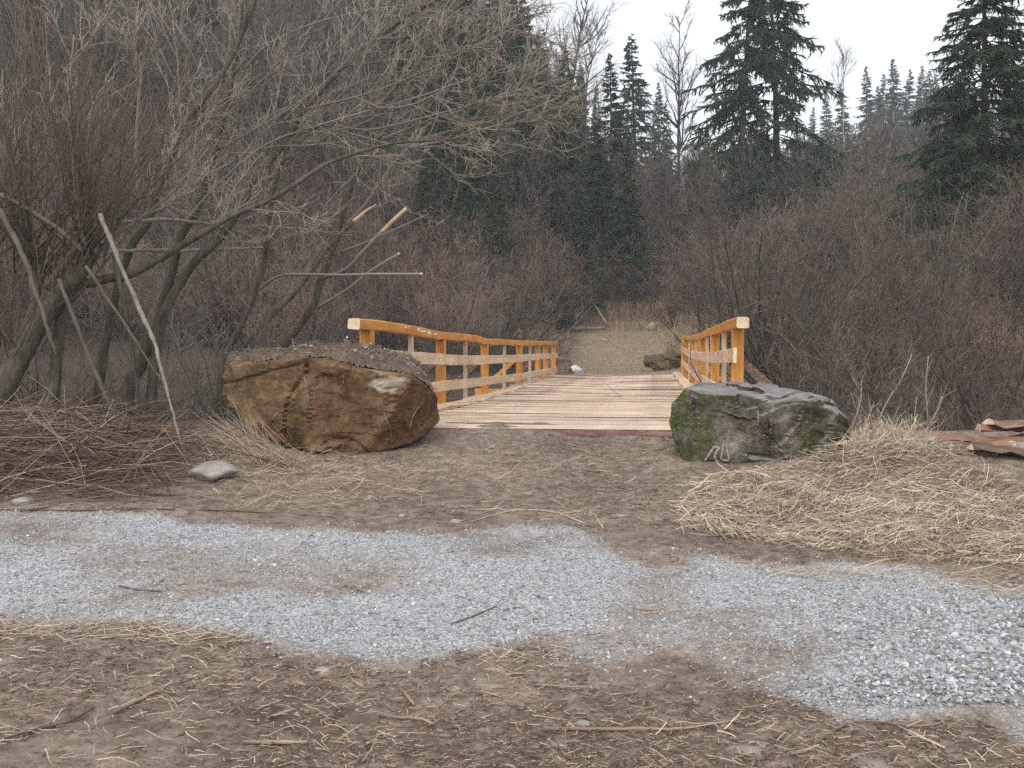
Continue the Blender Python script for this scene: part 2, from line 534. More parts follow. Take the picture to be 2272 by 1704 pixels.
def rock_left_mat():
    m, t, b = newmat("brown_sandstone")
    b.inputs["Specular IOR Level"].default_value = .08
    v = coord(t)
    n = noise(t, 2.6, 8, v, .62); n2 = noise(t, 14, 6, v, .7); n3 = noise(t, 1.1, 3, v)
    c = ramp(t, n, [(.34, (.045, .030, .019)), (.43, (.110, .070, .040)), (.50, (.165, .100, .054)), (.57, (.20, .132, .074)), (.66, (.31, .215, .125))])
    c = mixc(t, ramp(t, noise(t, 1.7, 7, v, .68), [(.50, 0.0), (.56, .6)]), c, (.145, .074, .044))
    c = mixc(t, .6, c, ramp(t, n2, [(.36, (.45, .45, .45)), (.62, (1.4, 1.4, 1.35))]), 'MULTIPLY')
    sp = N(t, "ShaderNodeSeparateXYZ"); t.links.new(v, sp.inputs[0])
    gmask = mth(t, 'MULTIPLY', ramp(t, mth(t, 'MULTIPLY', sp.outputs[0], -1.0), [(.15, 0.0), (.75, .6)]), ramp(t, n3, [(.3, 1.0), (.6, 0.0)]))
    c = mixc(t, mth(t, 'MULTIPLY', gmask, .6), c, (.085, .072, .045))
    # fresh pale chip at the upper corner
    vs = N(t, "ShaderNodeVectorMath", operation='DISTANCE')
    mp = N(t, "ShaderNodeMapping"); mp.inputs["Scale"].default_value = (1, .6, 2.4)
    nv = N(t, "ShaderNodeTexNoise"); nv.inputs["Scale"].default_value = 7; t.links.new(v, nv.inputs["Vector"])
    off = N(t, "ShaderNodeVectorMath", operation='MULTIPLY_ADD')
    t.links.new(nv.outputs["Color"], off.inputs[0]); off.inputs[1].default_value = (.22, .22, .12); t.links.new(v, off.inputs[2])
    t.links.new(off.outputs[0], mp.inputs[0]); t.links.new(mp.outputs[0], vs.inputs[0])
    global CHIP
    CHIP = vs
    M_ = mth(t, 'MULTIPLY', ramp(t, vs.outputs["Value"], [(.13, 1.0), (.20, 0.0)]), .9)
    c = mixc(t, M_, c, (.46, .40, .32))
    # thin pale scrape lines down the face
    w = N(t, "ShaderNodeTexNoise"); w.inputs["Scale"].default_value = 3.0; w.inputs["Detail"].default_value = 2
    mp2 = N(t, "ShaderNodeMapping"); mp2.inputs["Scale"].default_value = (2.2, 1, .45); mp2.inputs["Rotation"].default_value = (0, R(14), 0)
    t.links.new(v, mp2.inputs[0]); t.links.new(mp2.outputs[0], w.inputs["Vector"])
    ln = mth(t, 'ABSOLUTE', mth(t, 'SUBTRACT', w.outputs["Fac"], .5))
    lm = mth(t, 'MULTIPLY', ramp(t, ln, [(.004, 1.0), (.014, 0.0)]), ramp(t, noise(t, 2.0, 2, v), [(.5, 0.0), (.62, .75)]))
    c = mixc(t, mth(t, 'MULTIPLY', lm, .6), c, (.25, .18, .10))
    setc(t, b, c)
    h = mth(t, 'ADD', n, mth(t, 'MULTIPLY', n2, .35))
    bump(t, b, h, 1.0, .07)
    return m
M_ROCKL = rock_left_mat()

def rock_right_mat():
    m, t, b = newmat("mossy_grey_rock")
    b.inputs["Specular IOR Level"].default_value = .08
    v = coord(t)
    n = noise(t, 3.2, 8, v, .62); n2 = noise(t, 22, 6, v, .7); n3 = noise(t, 1.4, 3, v)
    c = ramp(t, n, [(.36, (.028, .023, .015)), (.44, (.078, .068, .049)), (.54, (.125, .110, .083)), (.64, (.24, .213, .175))])
    c = mixc(t, .6, c, ramp(t, n2, [(.36, (.45, .45, .45)), (.62, (1.4, 1.4, 1.35))]), 'MULTIPLY')
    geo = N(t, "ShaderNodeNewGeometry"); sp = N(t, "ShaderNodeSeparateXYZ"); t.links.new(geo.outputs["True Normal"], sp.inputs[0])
    # paler lilac grey where the stone faces upward
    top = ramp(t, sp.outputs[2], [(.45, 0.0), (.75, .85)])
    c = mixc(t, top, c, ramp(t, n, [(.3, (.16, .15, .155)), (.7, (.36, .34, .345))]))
    pv = N(t, "ShaderNodeSeparateXYZ"); t.links.new(v, pv.inputs[0])
    # moss on the end next to the deck and in the lower hollow
    ml = ramp(t, mth(t, 'MULTIPLY', pv.outputs[0], -1.0), [(.46, 0.0), (.66, 1.0)])
    mr = mth(t, 'MULTIPLY', ramp(t, pv.outputs[0], [(.10, 0.0), (.3, .75)]), ramp(t, pv.outputs[2], [(.25, 1.0), (.55, 0.0)]))
    mm = mth(t, 'MULTIPLY', mth(t, 'MAXIMUM', ml, mr), ramp(t, noise(t, 5, 6, v, .7), [(.42, 0.0), (.60, 1.0)]))
    mc = ramp(t, n2, [(.3, (.022, .034, .008)), (.7, (.095, .125, .022))])
    c = mixc(t, mm, c, mc)
    # pale flaky lichen speckle in the middle of the face
    vo = N(t, "ShaderNodeTexVoronoi"); vo.inputs["Scale"].default_value = 30
    mp = N(t, "ShaderNodeMapping"); mp.inputs["Scale"].default_value = (1, 1, 2.0); t.links.new(v, mp.inputs[0]); t.links.new(mp.outputs[0], vo.inputs["Vector"])
    lm = mth(t, 'MULTIPLY', ramp(t, vo.outputs["Distance"], [(.16, 1.0), (.30, 0.0)]), ramp(t, noise(t, 2.4, 3, v), [(.50, 0.0), (.60, .8)]))
    lm = mth(t, 'MULTIPLY', lm, mth(t, 'SUBTRACT', 1.0, top, True))
    c = mixc(t, lm, c, (.33, .31, .21))
    setc(t, b, c)
    h = mth(t, 'ADD', n, mth(t, 'MULTIPLY', n2, .35))
    bump(t, b, h, 1.0, .07)
    return m
M_ROCKR = rock_right_mat()

def plain_rock_mat(name, c0, c1, c2):
    m, t, b = newmat(name)
    v = coord(t)
    n = noise(t, 6, 8, v, .65)
    c = ramp(t, n, [(.3, c0), (.5, c1), (.72, c2)])
    c = mixc(t, mth(t, 'MULTIPLY', orand(t), .4), c, (.16, .13, .10))
    setc(t, b, c)
    bump(t, b, n, .6, .03)
    return m
M_PEB = plain_rock_mat("pale_stone", (.17, .155, .14), (.32, .30, .27), (.46, .43, .40))
M_SAND = plain_rock_mat("dusty_stone", (.13, .105, .085), (.22, .185, .155), (.33, .29, .25))
M_BROCK = plain_rock_mat("brown_stone", (.05, .035, .022), (.12, .085, .05), (.20, .15, .10))
M_SILVER = plain_rock_mat("silvery_stone", (.35, .36, .38), (.55, .56, .58), (.75, .76, .78))
M_SCRATCH = plain_rock_mat("fresh_scratch", (.20, .165, .135), (.31, .26, .215), (.42, .36, .31))

# ------------------------------------------------------------------ the ground
def axis(parts):
    return np.unique(np.round(np.concatenate([np.arange(a, b, s) for a, b, s in parts]), 4))
xs = axis([(-180, -60, 12), (-60, -16, 2), (-16, -6, .4), (-6, 6, .07), (6, 16, .4), (16, 60, 2), (60, 181, 12)])
ys = axis([(-40, 0, 4), (0, 3, .3), (3, 11.6, .07), (11.6, 34, .4), (34, 60, 1.0), (60, 140, 3), (140, 231, 10)])
X, Y = np.meshgrid(xs, ys)
Z = H(X, Y)
SH = X.shape
gv = gravel_mask(X, Y)
for _k in range(5):
    gb = gv.copy(); gb[1:-1, 1:-1] = (gv[1:-1, 1:-1] * 2 + gv[:-2, 1:-1] + gv[2:, 1:-1] + gv[1:-1, :-2] + gv[1:-1, 2:]) / 6; gv = gb
s_ = X * UX + Y * UY; lat_ = X * UY - Y * UX
patharea = np.clip(1 - np.abs(lat_ + 1.0 - .04 * (Y - 31)) / 3.6, 0, 1) * (Y > 30.5) * np.clip((53 - Y) / 4, 0, 1)
path_m = np.clip(patharea * 2.4 + (fbm(X * .9 + 70, Y * .9 + 70, 97) - .47) * 1.5 * (patharea > 0) - .12, 0, 1)
litter = np.where(Y > 30, 1 - path_m, np.clip((s_ - 11.0) / .6, 0, 1))
litter = np.maximum(litter, np.clip((-X - 2.2) / .8, 0, 1) * np.clip((Y - 8.0) / .6, 0, 1) * .8)
verts = np.stack([X, Y, Z], -1).reshape(-1, 3)
nx = SH[1]
def grid_faces(mask=None):
    i, j = np.meshgrid(np.arange(SH[0] - 1), np.arange(SH[1] - 1), indexing='ij')
    a = i * nx + j
    f = np.stack([a, a + 1, a + nx + 1, a + nx], -1)
    return f[mask] if mask is not None else f.reshape(-1, 4)
me = mesh("ground", verts, grid_faces(), {"gravel": gv.ravel(), "litter": litter.ravel(), "grass": path_m.ravel()}, True, [M_GROUND])
tag(obj("ground", me), kind="structure")

def lift_sheet(name, vmask, dz, mat, attrs):
    fm = vmask[:-1, :-1] & vmask[1:, :-1] & vmask[:-1, 1:] & vmask[1:, 1:]
    f = grid_faces(fm)
    u, inv = np.unique(f.ravel(), return_inverse=True)
    v = verts[u] + [0, 0, dz]
    cnt = np.bincount(inv.ravel())
    v[cnt < 4, 2] -= dz + .012          # the rim dips into the ground
    me = mesh(name, v, inv.reshape(-1, 4), {k: a.ravel()[u] for k, a in attrs.items()}, True, [mat])
    return obj(name, me)
road = lift_sheet("gravel_road", (Y > 4.35 + .06 * X) & (Y < 8.3) & (np.abs(X) < 16), .006, M_GROUND, {"gravel": gv, "litter": litter, "grass": path_m})
tag(road, kind="structure")
path = lift_sheet("path", (patharea > .12) & (Y > 31.5), .012, M_GROUND, {"gravel": gv * 0, "litter": litter, "grass": path_m})
tag(path, kind="structure")

# ------------------------------------------------------------------ the bridge
LATC = (LAT_L + LAT_R) / 2
BLOC = np.array([S0 * UX + LATC * UY, S0 * UY - LATC * UX, DECK])
bridge = empty("wooden_bridge", BLOC)
bridge.rotation_euler = (0, 0, -BA)
tag(bridge, "new timber footbridge with orange railings and pale plank deck between the boulders", "bridge")
def Lb(lat, s, z):
    return (lat - LATC, s - S0, z)
def depth_at(px, py, lat):
    d = ray(px, py); a = d[0] / d[1]
    return lat / (a * UY - UX)
def px_on_lat(px, py, lat):
    p = P(px, py, depth_at(px, py, lat))
    return np.array(Lb(lat, p[0] * UX + p[1] * UY, p[2] - DECK))
def twist(s, lat):      # the far end of the deck lies a little higher on one side
    return .15 * max(0, (s - 16) / 16) * (lat - LAT_L) / 4

def box_geo(c, sz, rng=None, jit=0.0, bev=.006):
    c = np.array(c, float); h = np.array(sz, float) / 2
    bm = bmesh.new()
    bmesh.ops.create_cube(bm, size=1.0)
    for v in bm.verts:
        v.co = Vector(np.array(v.co) * 2 * h)
        if rng is not None:
            v.co += Vector(rng.normal(0, jit, 3))
    if bev:
        bmesh.ops.bevel(bm, geom=list(bm.edges), offset=bev, segments=1, affect='EDGES')
    for v in bm.verts:
        v.co += Vector(c)
    return bm
def bm_obj(name, bm, mats, parent, smooth=False):
    me = bpy.data.meshes.new(name)
    bm.to_mesh(me); bm.free()
    for m in mats: me.materials.append(m)
    return obj(name, me, parent)
def sweep_box(name, pts, w, h, mats, parent, rng, jit=.004, endmat=None):
    """timber of section w x h along pts (centre line of its top face), with waney edges"""
    pts = np.asarray(pts, float)
    n = len(pts)
    d = nrm(np.gradient(pts, axis=0))
    side = nrm(np.cross(d, [0, 0, 1.])); up = np.cross(side, d)
    b = min(w, h) * .12
    prof = [(-w / 2 + b, 0), (w / 2 - b, 0), (w / 2, -b), (w / 2, -h + b), (w / 2 - b, -h), (-w / 2 + b, -h), (-w / 2, -h + b), (-w / 2, -b)]
    k = len(prof)
    V = np.concatenate([pts[i] + np.array([side[i] * (a + rng.normal(0, jit)) + up[i] * (c + rng.normal(0, jit)) for a, c in prof]) for i in range(n)])
    i = np.arange(k); j = (i + 1) % k
    q = np.stack([i, j, j + k, i + k], 1)
    f = (q[None] + (np.arange(n - 1) * k)[:, None, None]).reshape(-1, 4)
    caps = np.array([np.arange(k), np.arange(k)[::-1] + (n - 1) * k])
    fm = np.concatenate([np.zeros(len(f), int), np.full(2, 1 if endmat else 0)])
    me = mesh(name, V, [f, caps], None, False, list(mats) + ([endmat] if endmat else []), fm)
    return obj(name, me, parent)

# deck planks, laid crosswise
rng = rgn(5)
plank_meshes = []
for k in range(6):
    bm = bmesh.new()
    n = 9
    L = LAT_R - LAT_L + .16
    xs_ = np.linspace(-L / 2, L / 2, n)
    rings = []
    e0 = rng.normal(0, .008, n).cumsum() * .5; e1 = rng.normal(0, .008, n).cumsum() * .5; zz = rng.normal(0, .003, n).cumsum()
    for i in range(n):
        rings.append([bm.verts.new((xs_[i], -.0955 + e0[i], -.05)), bm.verts.new((xs_[i], -.0955 + e0[i], -.006 + zz[i])), bm.verts.new((xs_[i], -.0885 + e0[i], zz[i])),
                      bm.verts.new((xs_[i], .0885 + e1[i], zz[i])), bm.verts.new((xs_[i], .0955 + e1[i], -.006 + zz[i])), bm.verts.new((xs_[i], .0955 + e1[i], -.05))])
    for i in range(n - 1):
        for j in range(6):
            j2 = (j + 1) % 6
            bm.faces.new((rings[i][j], rings[i][j2], rings[i + 1][j2], rings[i + 1][j]))
    bm.faces.new(rings[0][::-1]); bm.faces.new(rings[-1])
    bmesh.ops.recalc_face_normals(bm, faces=bm.faces)
    for f_ in bm.faces:
        f_.material_index = 0 if f_.normal.z > .35 else 1
    me = bpy.data.meshes.new("plank"); bm.to_mesh(me); bm.free(); me.materials.append(M_DECK); me.materials.append(M_REDBARK)
    plank_meshes.append(me)
s = S0 + .12
while s < S1 - .1:
    wsc = rng.uniform(.48, .85)
    s += .1 * wsc
    o = obj("plank", plank_meshes[rng.integers(6)], bridge, Lb(LATC + rng.normal(0, .02), s, twist(s, LATC) + rng.normal(0, .0034)))
    o.scale = (1, wsc, 1)
    o.rotation_euler = (rng.normal(0, .02), -twist(s, LAT_R) / 4 + rng.normal(0, .0015), rng.normal(0, .002) + (math.pi if rng.random() < .5 else 0))
    s += .1 * wsc + abs(rng.normal(.004, .006))
# front edge log with torn red bark, stringers below
def log_obj(name, pts, rad, mat, parent, k=10, seed=0, endmat=None, knob=.05):
    r_ = rgn(seed)
    p = smooth_line(pts, 8)
    rr = np.interp(np.linspace(0, 1, len(p)), np.linspace(0, 1, len(rad)), rad)
    v, f, a = tube(p, rr, k)
    ctr = np.repeat(p, k, 0)
    m_ = len(ctr)
    v[:m_] = ctr + (v[:m_] - ctr) * (1 + r_.normal(0, knob, (m_, 1)))
    nf4 = len(f[0])
    fm = np.concatenate([np.zeros(nf4, int), np.full(2 * k, 1 if endmat else 0)])
    me = mesh(name, v, f, {"t": a}, True, [mat] + ([endmat] if endmat else []), fm)
    return obj(name, me, parent)
o = log_obj("edge_log", [Lb(LAT_L - .1, S0 + .04, -.08), Lb(LATC - .3, S0 + .03, -.072), Lb(LAT_R + .1, S0 + .05, -.08)], [.065, .06, .065], M_REDBARK, bridge, 10, 3, M_CUT, .10)
o["label"] = "reddish bark-covered log along the near edge of the deck"
for lt in (-2.5, -1.5, -.5, .45):
    log_obj("stringer", [Lb(lt, S0 + .2, -.25), Lb(lt, (S0 + S1) / 2, -.24), Lb(lt, S1 - .2, -.25)], [.19, .17, .18], M_DARKWOOD, bridge, 10, 4)

YL = [11.12, 14.96, 18.84, 23.7, 27.5, 29.45, 31.85]
YR = [11.35, 15.5, 19.7, 24.4, 28.0, 30.0, 32.1]
def railing(name_label, lat, sgn, Ys, top_px, mid_px, low_px, thin):
    rl = empty("railing", (0, 0, 0)); rl.parent = bridge
    rl["label"] = name_label
    r_ = rgn(70 + (sgn > 0))
    inner = lat - sgn * .06
    tops = np.array([px_on_lat(px, py, inner) for px, py in top_px])
    tops[:, 0] = lat - LATC
    o_ = np.argsort(tops[:, 1]); tops = tops[o_]
    first = tops[0].copy(); last = tops[-1].copy()
    last2 = last.copy(); last2[1] = max(last[1], S1 - S0 + .05)
    hp = smooth_line(np.vstack([tops, [last2]]) if last2[1] > last[1] + .3 else tops, 4)
    sweep_box("handrail", hp, .125, .115, [M_ORANGE], rl, r_, .003, M_CUT)
    topz = lambda yy: np.interp(yy, hp[:, 1], hp[:, 2]) - .115
    def wobble(pxs):
        q = np.array([px_on_lat(px, py, inner - sgn * .02) for px, py in pxs])
        q[:, 0] = inner - sgn * .018 - LATC
        q = q[np.argsort(q[:, 1])]
        return smooth_line(q, 4)
    mid = wobble(mid_px); low = wobble(low_px)
    sweep_box("middle_board", mid, .035, .155, [M_PALE], rl, r_, .002, M_CUT)
    sweep_box("lower_board", low, .035, .145, [M_PALE], rl, r_, .002, M_CUT)
    slist = [((Yp + lat * UX) / UY) - S0 for Yp in Ys]
    for i, yy in enumerate(slist):
        zb, zt = -.55, topz(yy)
        w_ = .15 if i < 5 else .16
        bm = box_geo((lat - LATC, yy, (zb + zt) / 2), (.13, w_, zt - zb), r_, .003)
        bm_obj("post", bm, [M_ORANGEV], rl)
        if i < 5:   # cross beam reaching out under the deck and its brace, dark brown except at one post
            zc = twist(yy + S0, lat) - .11
            out_ = sgn * .95
            bm_obj("cross_beam", box_geo((lat - LATC + sgn * .47, yy, zc), (1.1, .13, .13), r_, .004), [M_ORANGE if i == 3 else M_DARKWOOD], rl)
            a = Vector((lat - LATC + sgn * .86, yy, zc + .05)); b_ = Vector((lat - LATC + sgn * .05, yy, .66))
            d_ = b_ - a
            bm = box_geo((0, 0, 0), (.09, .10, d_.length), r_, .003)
            br = bm_obj("brace", bm, [M_ORANGEV if i == 3 else M_DARKWOOD], rl)
            br.location = (a + b_) / 2
            br.rotation_euler = d_.to_track_quat('Z', 'Y').to_euler()
    for i in thin:
        yy = (slist[i] + slist[i + 1]) / 2 + r_.normal(0, .05)
        zt = topz(yy)
        bm_obj("baluster", box_geo((lat - LATC - sgn * .012, yy, (zt - .12) / 2), (.055, .085, zt + .12), r_, .002, .004), [M_PALEV], rl)
    # waney kerb board along the edge of the deck
    n = 26
    yy = np.linspace(.02, S1 - S0 - .05, n)
    kp = np.stack([np.full(n, lat - LATC - sgn * .20) + r_.normal(0, .012, n), yy, np.array([.055 + twist(v + S0, lat) for v in yy]) + r_.normal(0, .006, n)], 1)
    sweep_box("kerb_board", kp, .21, .06, [M_PALE], rl, r_, .012, M_CUT)
    return rl, hp
z4 = lambda L_: [(760 + x / 4.424, 690 + y / 4.424) for x, y in L_]
z5 = lambda L_: [(1400 + x / 4.148, 680 + y / 4.148) for x, y in L_]
railL, hpL = railing("orange railing on the side of the brown soil-topped boulder", LAT_L, -1, YL,
    z4([(165, 70), (600, 125), (850, 175), (990, 205), (1250, 230), (1350, 245), (1420, 270), (1600, 278), (1750, 290), (2090, 300)]),
    z4([(150, 360), (555, 392), (850, 410), (1000, 425), (1230, 435), (1430, 437), (1600, 432), (1760, 428), (1940, 418), (2110, 412)]),
    z4([(160, 790), (840, 705), (1000, 685), (1230, 665), (1430, 645), (1700, 618), (1900, 585), (2105, 550)]), (0, 1, 2, 3))
railR, hpR = railing("orange railing on the side of the mossy grey boulder", LAT_R, 1, YR,
    z5([(975, 97), (860, 135), (770, 180), (680, 215), (630, 245), (545, 270), (478, 268)]),
    z5([(955, 380), (800, 413), (700, 420), (620, 418), (540, 405), (466, 368)]),
    z5([(955, 790), (690, 655), (600, 600), (530, 545), (468, 490)]), (0, 1, 2, 3))
# pale scrapes on the inner face of the handrail
r_ = rgn(8)
for i, (px, py, w_) in enumerate([(901, 726, .05), (908, 726, .03), (928, 731, .05), (940, 735, .14), (953, 738, .10), (966, 741, .12)]):
    p = px_on_lat(px, py, LAT_L + .066)
    bm = box_geo((p[0] + .0005, p[1], p[2]), (.004, w_ * 2.2, .026 + .01 * r_.random()), r_, .004, .001)
    bm_obj("scrape_mark", bm, [M_CUT], railL)

# ------------------------------------------------------------------ boulders
from mathutils.bvhtree import BVHTree
def hull_planes(pts):
    bm = bmesh.new()
    for p in pts: bm.verts.new(p)
    bmesh.ops.convex_hull(bm, input=bm.verts)
    bm.normal_update()
    n, d = [], []
    for f in bm.faces:
        if f.calc_area() > 1e-5:
            n.append(f.normal[:]); d.append(f.normal.dot(f.verts[0].co))
    bm.free()
    return np.array(n), np.array(d)
def ico(sub):
    bm = bmesh.new()
    bmesh.ops.create_icosphere(bm, subdivisions=sub, radius=1)
    v = np.array([q.co[:] for q in bm.verts]); f = np.array([[q.index for q in t.verts] for t in bm.faces])
    bm.free()
    return v, f
def hull_rock(pts, sub, soft, amp, seed, ext):
    """rock whose facets follow the hull of pts, with chipped relief"""
    pts = np.asarray(pts, float)
    c = (pts.min(0) + pts.max(0)) / 2
    n, d = hull_planes(pts - c)
    d = np.maximum(d, .02)
    gr = rgn(seed + 77)
    if 50 < soft < 200:                             # chipped facets
        en = nrm(gr.normal(0, 1, (16, 3)) * np.array([1, 1, .9]))
        ed = ((pts - c) @ en.T).max(0) * gr.uniform(.93, .99, 16)
        n = np.concatenate([n, en]); d = np.concatenate([d, ed])
    v, f = ico(sub)
    dr = nrm(v * np.asarray(ext))
    q = np.maximum(dr @ n.T, 0) / d
    r = (q ** soft).sum(1) ** (-1 / soft)
    p = dr * r[:, None]
    nz = (vnoise3(p * 3 + 11, seed) - .5) * 2 * amp + (vnoise3(p * 9 + 31, seed + 5) - .5) * amp * .7 + (vnoise3(p * 28 + 17, seed + 9) - .5) * amp * .3
    if soft > 50:
        tn = vnoise3(p * np.array([1.7, 1.7, 3.2]) + 3, seed + 40) * 9
        fr = tn - np.floor(tn)
        nz += (np.floor(tn) + np.clip((fr - .78) / .22, 0, 1) - 4.5) * amp * 1.1
    if soft > 200:                                  # fractured faces: tilted plates with small steps between them
        for ncell, off_, tilt_ in ((30, .013, .10), (150, .0035, .11), (900, .0013, .14)):
            sd_ = p[gr.integers(0, len(p), ncell)]
            best = np.full(len(p), 1e9); ci_ = np.zeros(len(p), int)
            pw = p + (np.stack([vnoise3(p * 7 + 3 * k, seed + 60 + k) for k in range(3)], 1) - .5) * .10
            for k in range(ncell):
                d2 = ((pw - sd_[k]) ** 2).sum(1)
                m_ = d2 < best
                best[m_] = d2[m_]; ci_[m_] = k
            tv = gr.normal(0, tilt_, (ncell, 3)); of_ = gr.uniform(-1, .6, ncell) * off_
            nz += of_[ci_] + np.clip(((p - sd_[ci_]) * tv[ci_]).sum(1), -2 * off_, 2 * off_)
    step = np.abs(vnoise3(p * 2.2 + 5, seed + 20) - .5)
    nz -= amp * .8 * np.clip(1 - step / .035, 0, 1)          # a few cracks
    p = p + dr * nz[:, None]
    return p + c, f, c

def groove(v, c, lines, w, depth, lip=0.0):
    """cut creases into a rock along lines seen on its face"""
    d = v - np.array([0, 0, EYE])
    fw = d[:, 1] * CP - d[:, 2] * SP; upv = d[:, 1] * SP + d[:, 2] * CP
    q = np.stack([CX + F * d[:, 0] / fw, CY - F * upv / fw], 1)
    front = v[:, 1] < c[1] + .1
    push = np.zeros(len(v))
    for L_ in lines:
        L_ = np.array(L_, float)
        best = np.full(len(v), 1e9); side = np.zeros(len(v))
        for a_, b_ in zip(L_[:-1], L_[1:]):
            ab = b_ - a_
            t_ = np.clip(((q - a_) @ ab) / (ab @ ab), 0, 1)
            r_ = q - a_ - t_[:, None] * ab
            dd = np.linalg.norm(r_, axis=1)
            sd_ = ab[0] * r_[:, 1] - ab[1] * r_[:, 0]
            m_ = dd < best
            side[m_] = sd_[m_]; best = np.minimum(best, dd)
        push += depth * np.clip(1 - best / w, 0, 1) ** .7 + lip * np.clip(1 - best / (w * 8), 0, 1) * (side > 0)
    return v + np.array([0, 1.0, 0]) * (push * front)[:, None]
LB = [(484, 872, 9.85), (488, 835, 9.85), (510, 812, 9.8), (686, 796, 9.36), (715, 812, 9.33), (900, 836, 9.42), (968, 882, 9.95), (964, 932, 9.98), (905, 984, 9.72),
      (800, 1015, 9.50), (700, 1004, 9.45), (570, 966, 9.66), (498, 905, 9.95),
      (505, 800, 10.7), (700, 783, 10.9), (900, 812, 10.8), (958, 880, 10.6), (940, 950, 10.4), (530, 930, 10.6), (700, 985, 10.6)]
v, f, c = hull_rock([P(*a) for a in LB], 6, 260, .013, 3, (1, .7, .6))
z8_ = lambda L_: [(400 + x / 3.687, 700 + y / 3.687) for x, y in L_]
v = groove(v, c, [z8_([(1035, 400), (1025, 500), (900, 660), (865, 780), (855, 930), (880, 1050)])], 5.5, .05, .03)
v = groove(v, c, [z8_([(1130, 1085), (1250, 1020), (1350, 1012), (1460, 1060), (1560, 1150)]), z8_([(1500, 440), (1590, 500), (1640, 600), (1800, 620), (1850, 560)])], 6, .035, -.02)
v = groove(v, c, [z8_([(310, 560), (450, 545), (600, 500), (800, 440), (1000, 390)]), z8_([(1900, 640), (1880, 800), (1900, 930)]), z8_([(1080, 620), (1060, 800), (1065, 950)])], 4.5, .022, .012)
base = np.array([c[0], c[1], v[:, 2].min()])
me = mesh("boulder", v - base, f, None, False, [M_ROCKL])
CHIP.inputs[1].default_value = tuple((P(862, 850, 9.42) + [.11, .11, .06] - base) * np.array([1, .6, 2.4]))
BL = tag(obj("boulder", me, None, base), "big angular brown sandstone boulder topped with soil beside the deck", "boulder")
bvhL = BVHTree.FromPolygons([tuple(a) for a in v], [tuple(int(k) for k in a) for a in f])

RB = [(1482, 940, 9.6), (1490, 892, 9.6), (1520, 862, 9.55), (1560, 872, 9.32), (1640, 872, 9.24), (1700, 888, 9.18), (1735, 890, 9.18), (1772, 872, 9.30), (1812, 886, 9.32), (1884, 930, 9.65),
      (1880, 978, 9.65), (1838, 1030, 9.50), (1760, 1048, 9.30), (1600, 1044, 9.22), (1530, 1038, 9.30), (1500, 1000, 9.5),
      (1545, 846, 9.95), (1600, 842, 10.1), (1700, 850, 10.1), (1790, 866, 10.1), (1848, 879, 9.9), (1880, 930, 10.1), (1850, 1000, 10.0), (1500, 960, 10.1), (1650, 1010, 10.2)]
v, f, c = hull_rock([P(*a) for a in RB], 6, 260, .012, 12, (1, .7, .6))
v = groove(v, c, [z5([(1050, 750), (1180, 800), (1310, 865), (1400, 850), (1520, 800)]), z5([(580, 900), (600, 1100), (590, 1250)])], 5, .028, .015)
v = groove(v, c, [z5([(1090, 1370), (1180, 1380), (1300, 1400), (1310, 1250), (1290, 1100)]), z5([(1690, 850), (1760, 900), (1880, 920), (1980, 1000)])], 6, .04, -.02)
base = np.array([c[0], c[1], v[:, 2].min()])
me = mesh("boulder", v - base, f, None, False, [M_ROCKR])
BR = tag(obj("boulder", me, None, base), "mossy grey boulder with pale scratched marks beside the straw heap", "boulder")
bvhR = BVHTree.FromPolygons([tuple(a) for a in v], [tuple(int(k) for k in a) for a in f])

def on_rock(bvh, px, py, lift):
    d = Vector(ray(px, py)).normalized()
    h = bvh.ray_cast(Vector((0, 0, EYE)), d)
    if h[0] is None:
        return None, None
    return np.array(h[0] + h[1] * lift), np.array(h[1])
def scratch(bvh, parent, pxs, w):
    line = smooth_line(np.array([(a, b, 0) for a, b in pxs], float), 6)[:, :2]
    pts, ns = [], []
    for a, b in line:
        p, n = on_rock(bvh, a, b, .0)
        if p is None: return
        pts.append(p); ns.append(n)
    pts = np.array(pts); ns = nrm(np.array(ns) + [0, -.6, 0])
    d = nrm(np.gradient(pts, axis=0)); side = nrm(np.cross(d, ns))
    m_ = len(pts)
    ww = w * (1 + .35 * np.sin(np.arange(m_) * 1.7)) * np.clip(np.minimum(np.arange(m_) + 1, m_ - np.arange(m_)) / 2, .3, 1)
    prof = [(-1, -.006), (-.5, .013), (.5, .013), (1, -.006)]
    V = np.concatenate([pts[i] + np.array([side[i] * a * ww[i] + ns[i] * b for a, b in prof]) for i in range(m_)])
    q = np.array([[0, 1, 5, 4], [1, 2, 6, 5], [2, 3, 7, 6], [3, 0, 4, 7]])
    F4 = (q[None] + (np.arange(m_ - 1) * 4)[:, None, None]).reshape(-1, 4)
    me = mesh("scratched_mark", V - np.array(parent.location), F4, None, True, [M_SCRATCH])
    obj("scratched_mark", me, parent)
for L_ in ([(680, 1420), (725, 1355), (765, 1298), (820, 1302)], [(815, 1305), (790, 1335), (772, 1385), (800, 1440), (838, 1490)],
           [(852, 1265), (840, 1340), (830, 1400), (870, 1418), (905, 1415)], [(878, 1285), (890, 1350), (902, 1408)]):
    scratch(bvhR, BR, z5(L_), .014)
for L_ in ([(1285, 1040), (1292, 1100), (1278, 1170)], [(1165, 960), (1172, 1040), (1166, 1090)]):
    scratch(bvhR, BR, z5(L_), .011)
z8 = lambda L_: [(400 + x / 3.687, 700 + y / 3.687) for x, y in L_]
for L_ in ([(1020, 500), (1045, 640), (1060, 770)], [(1340, 480), (1330, 560), (1300, 600)], [(1640, 700), (1680, 830), (1720, 930), (1722, 1000)], [(1950, 740), (1900, 830), (1870, 930)]):
    scratch(bvhL, BL, z8(L_), .004)

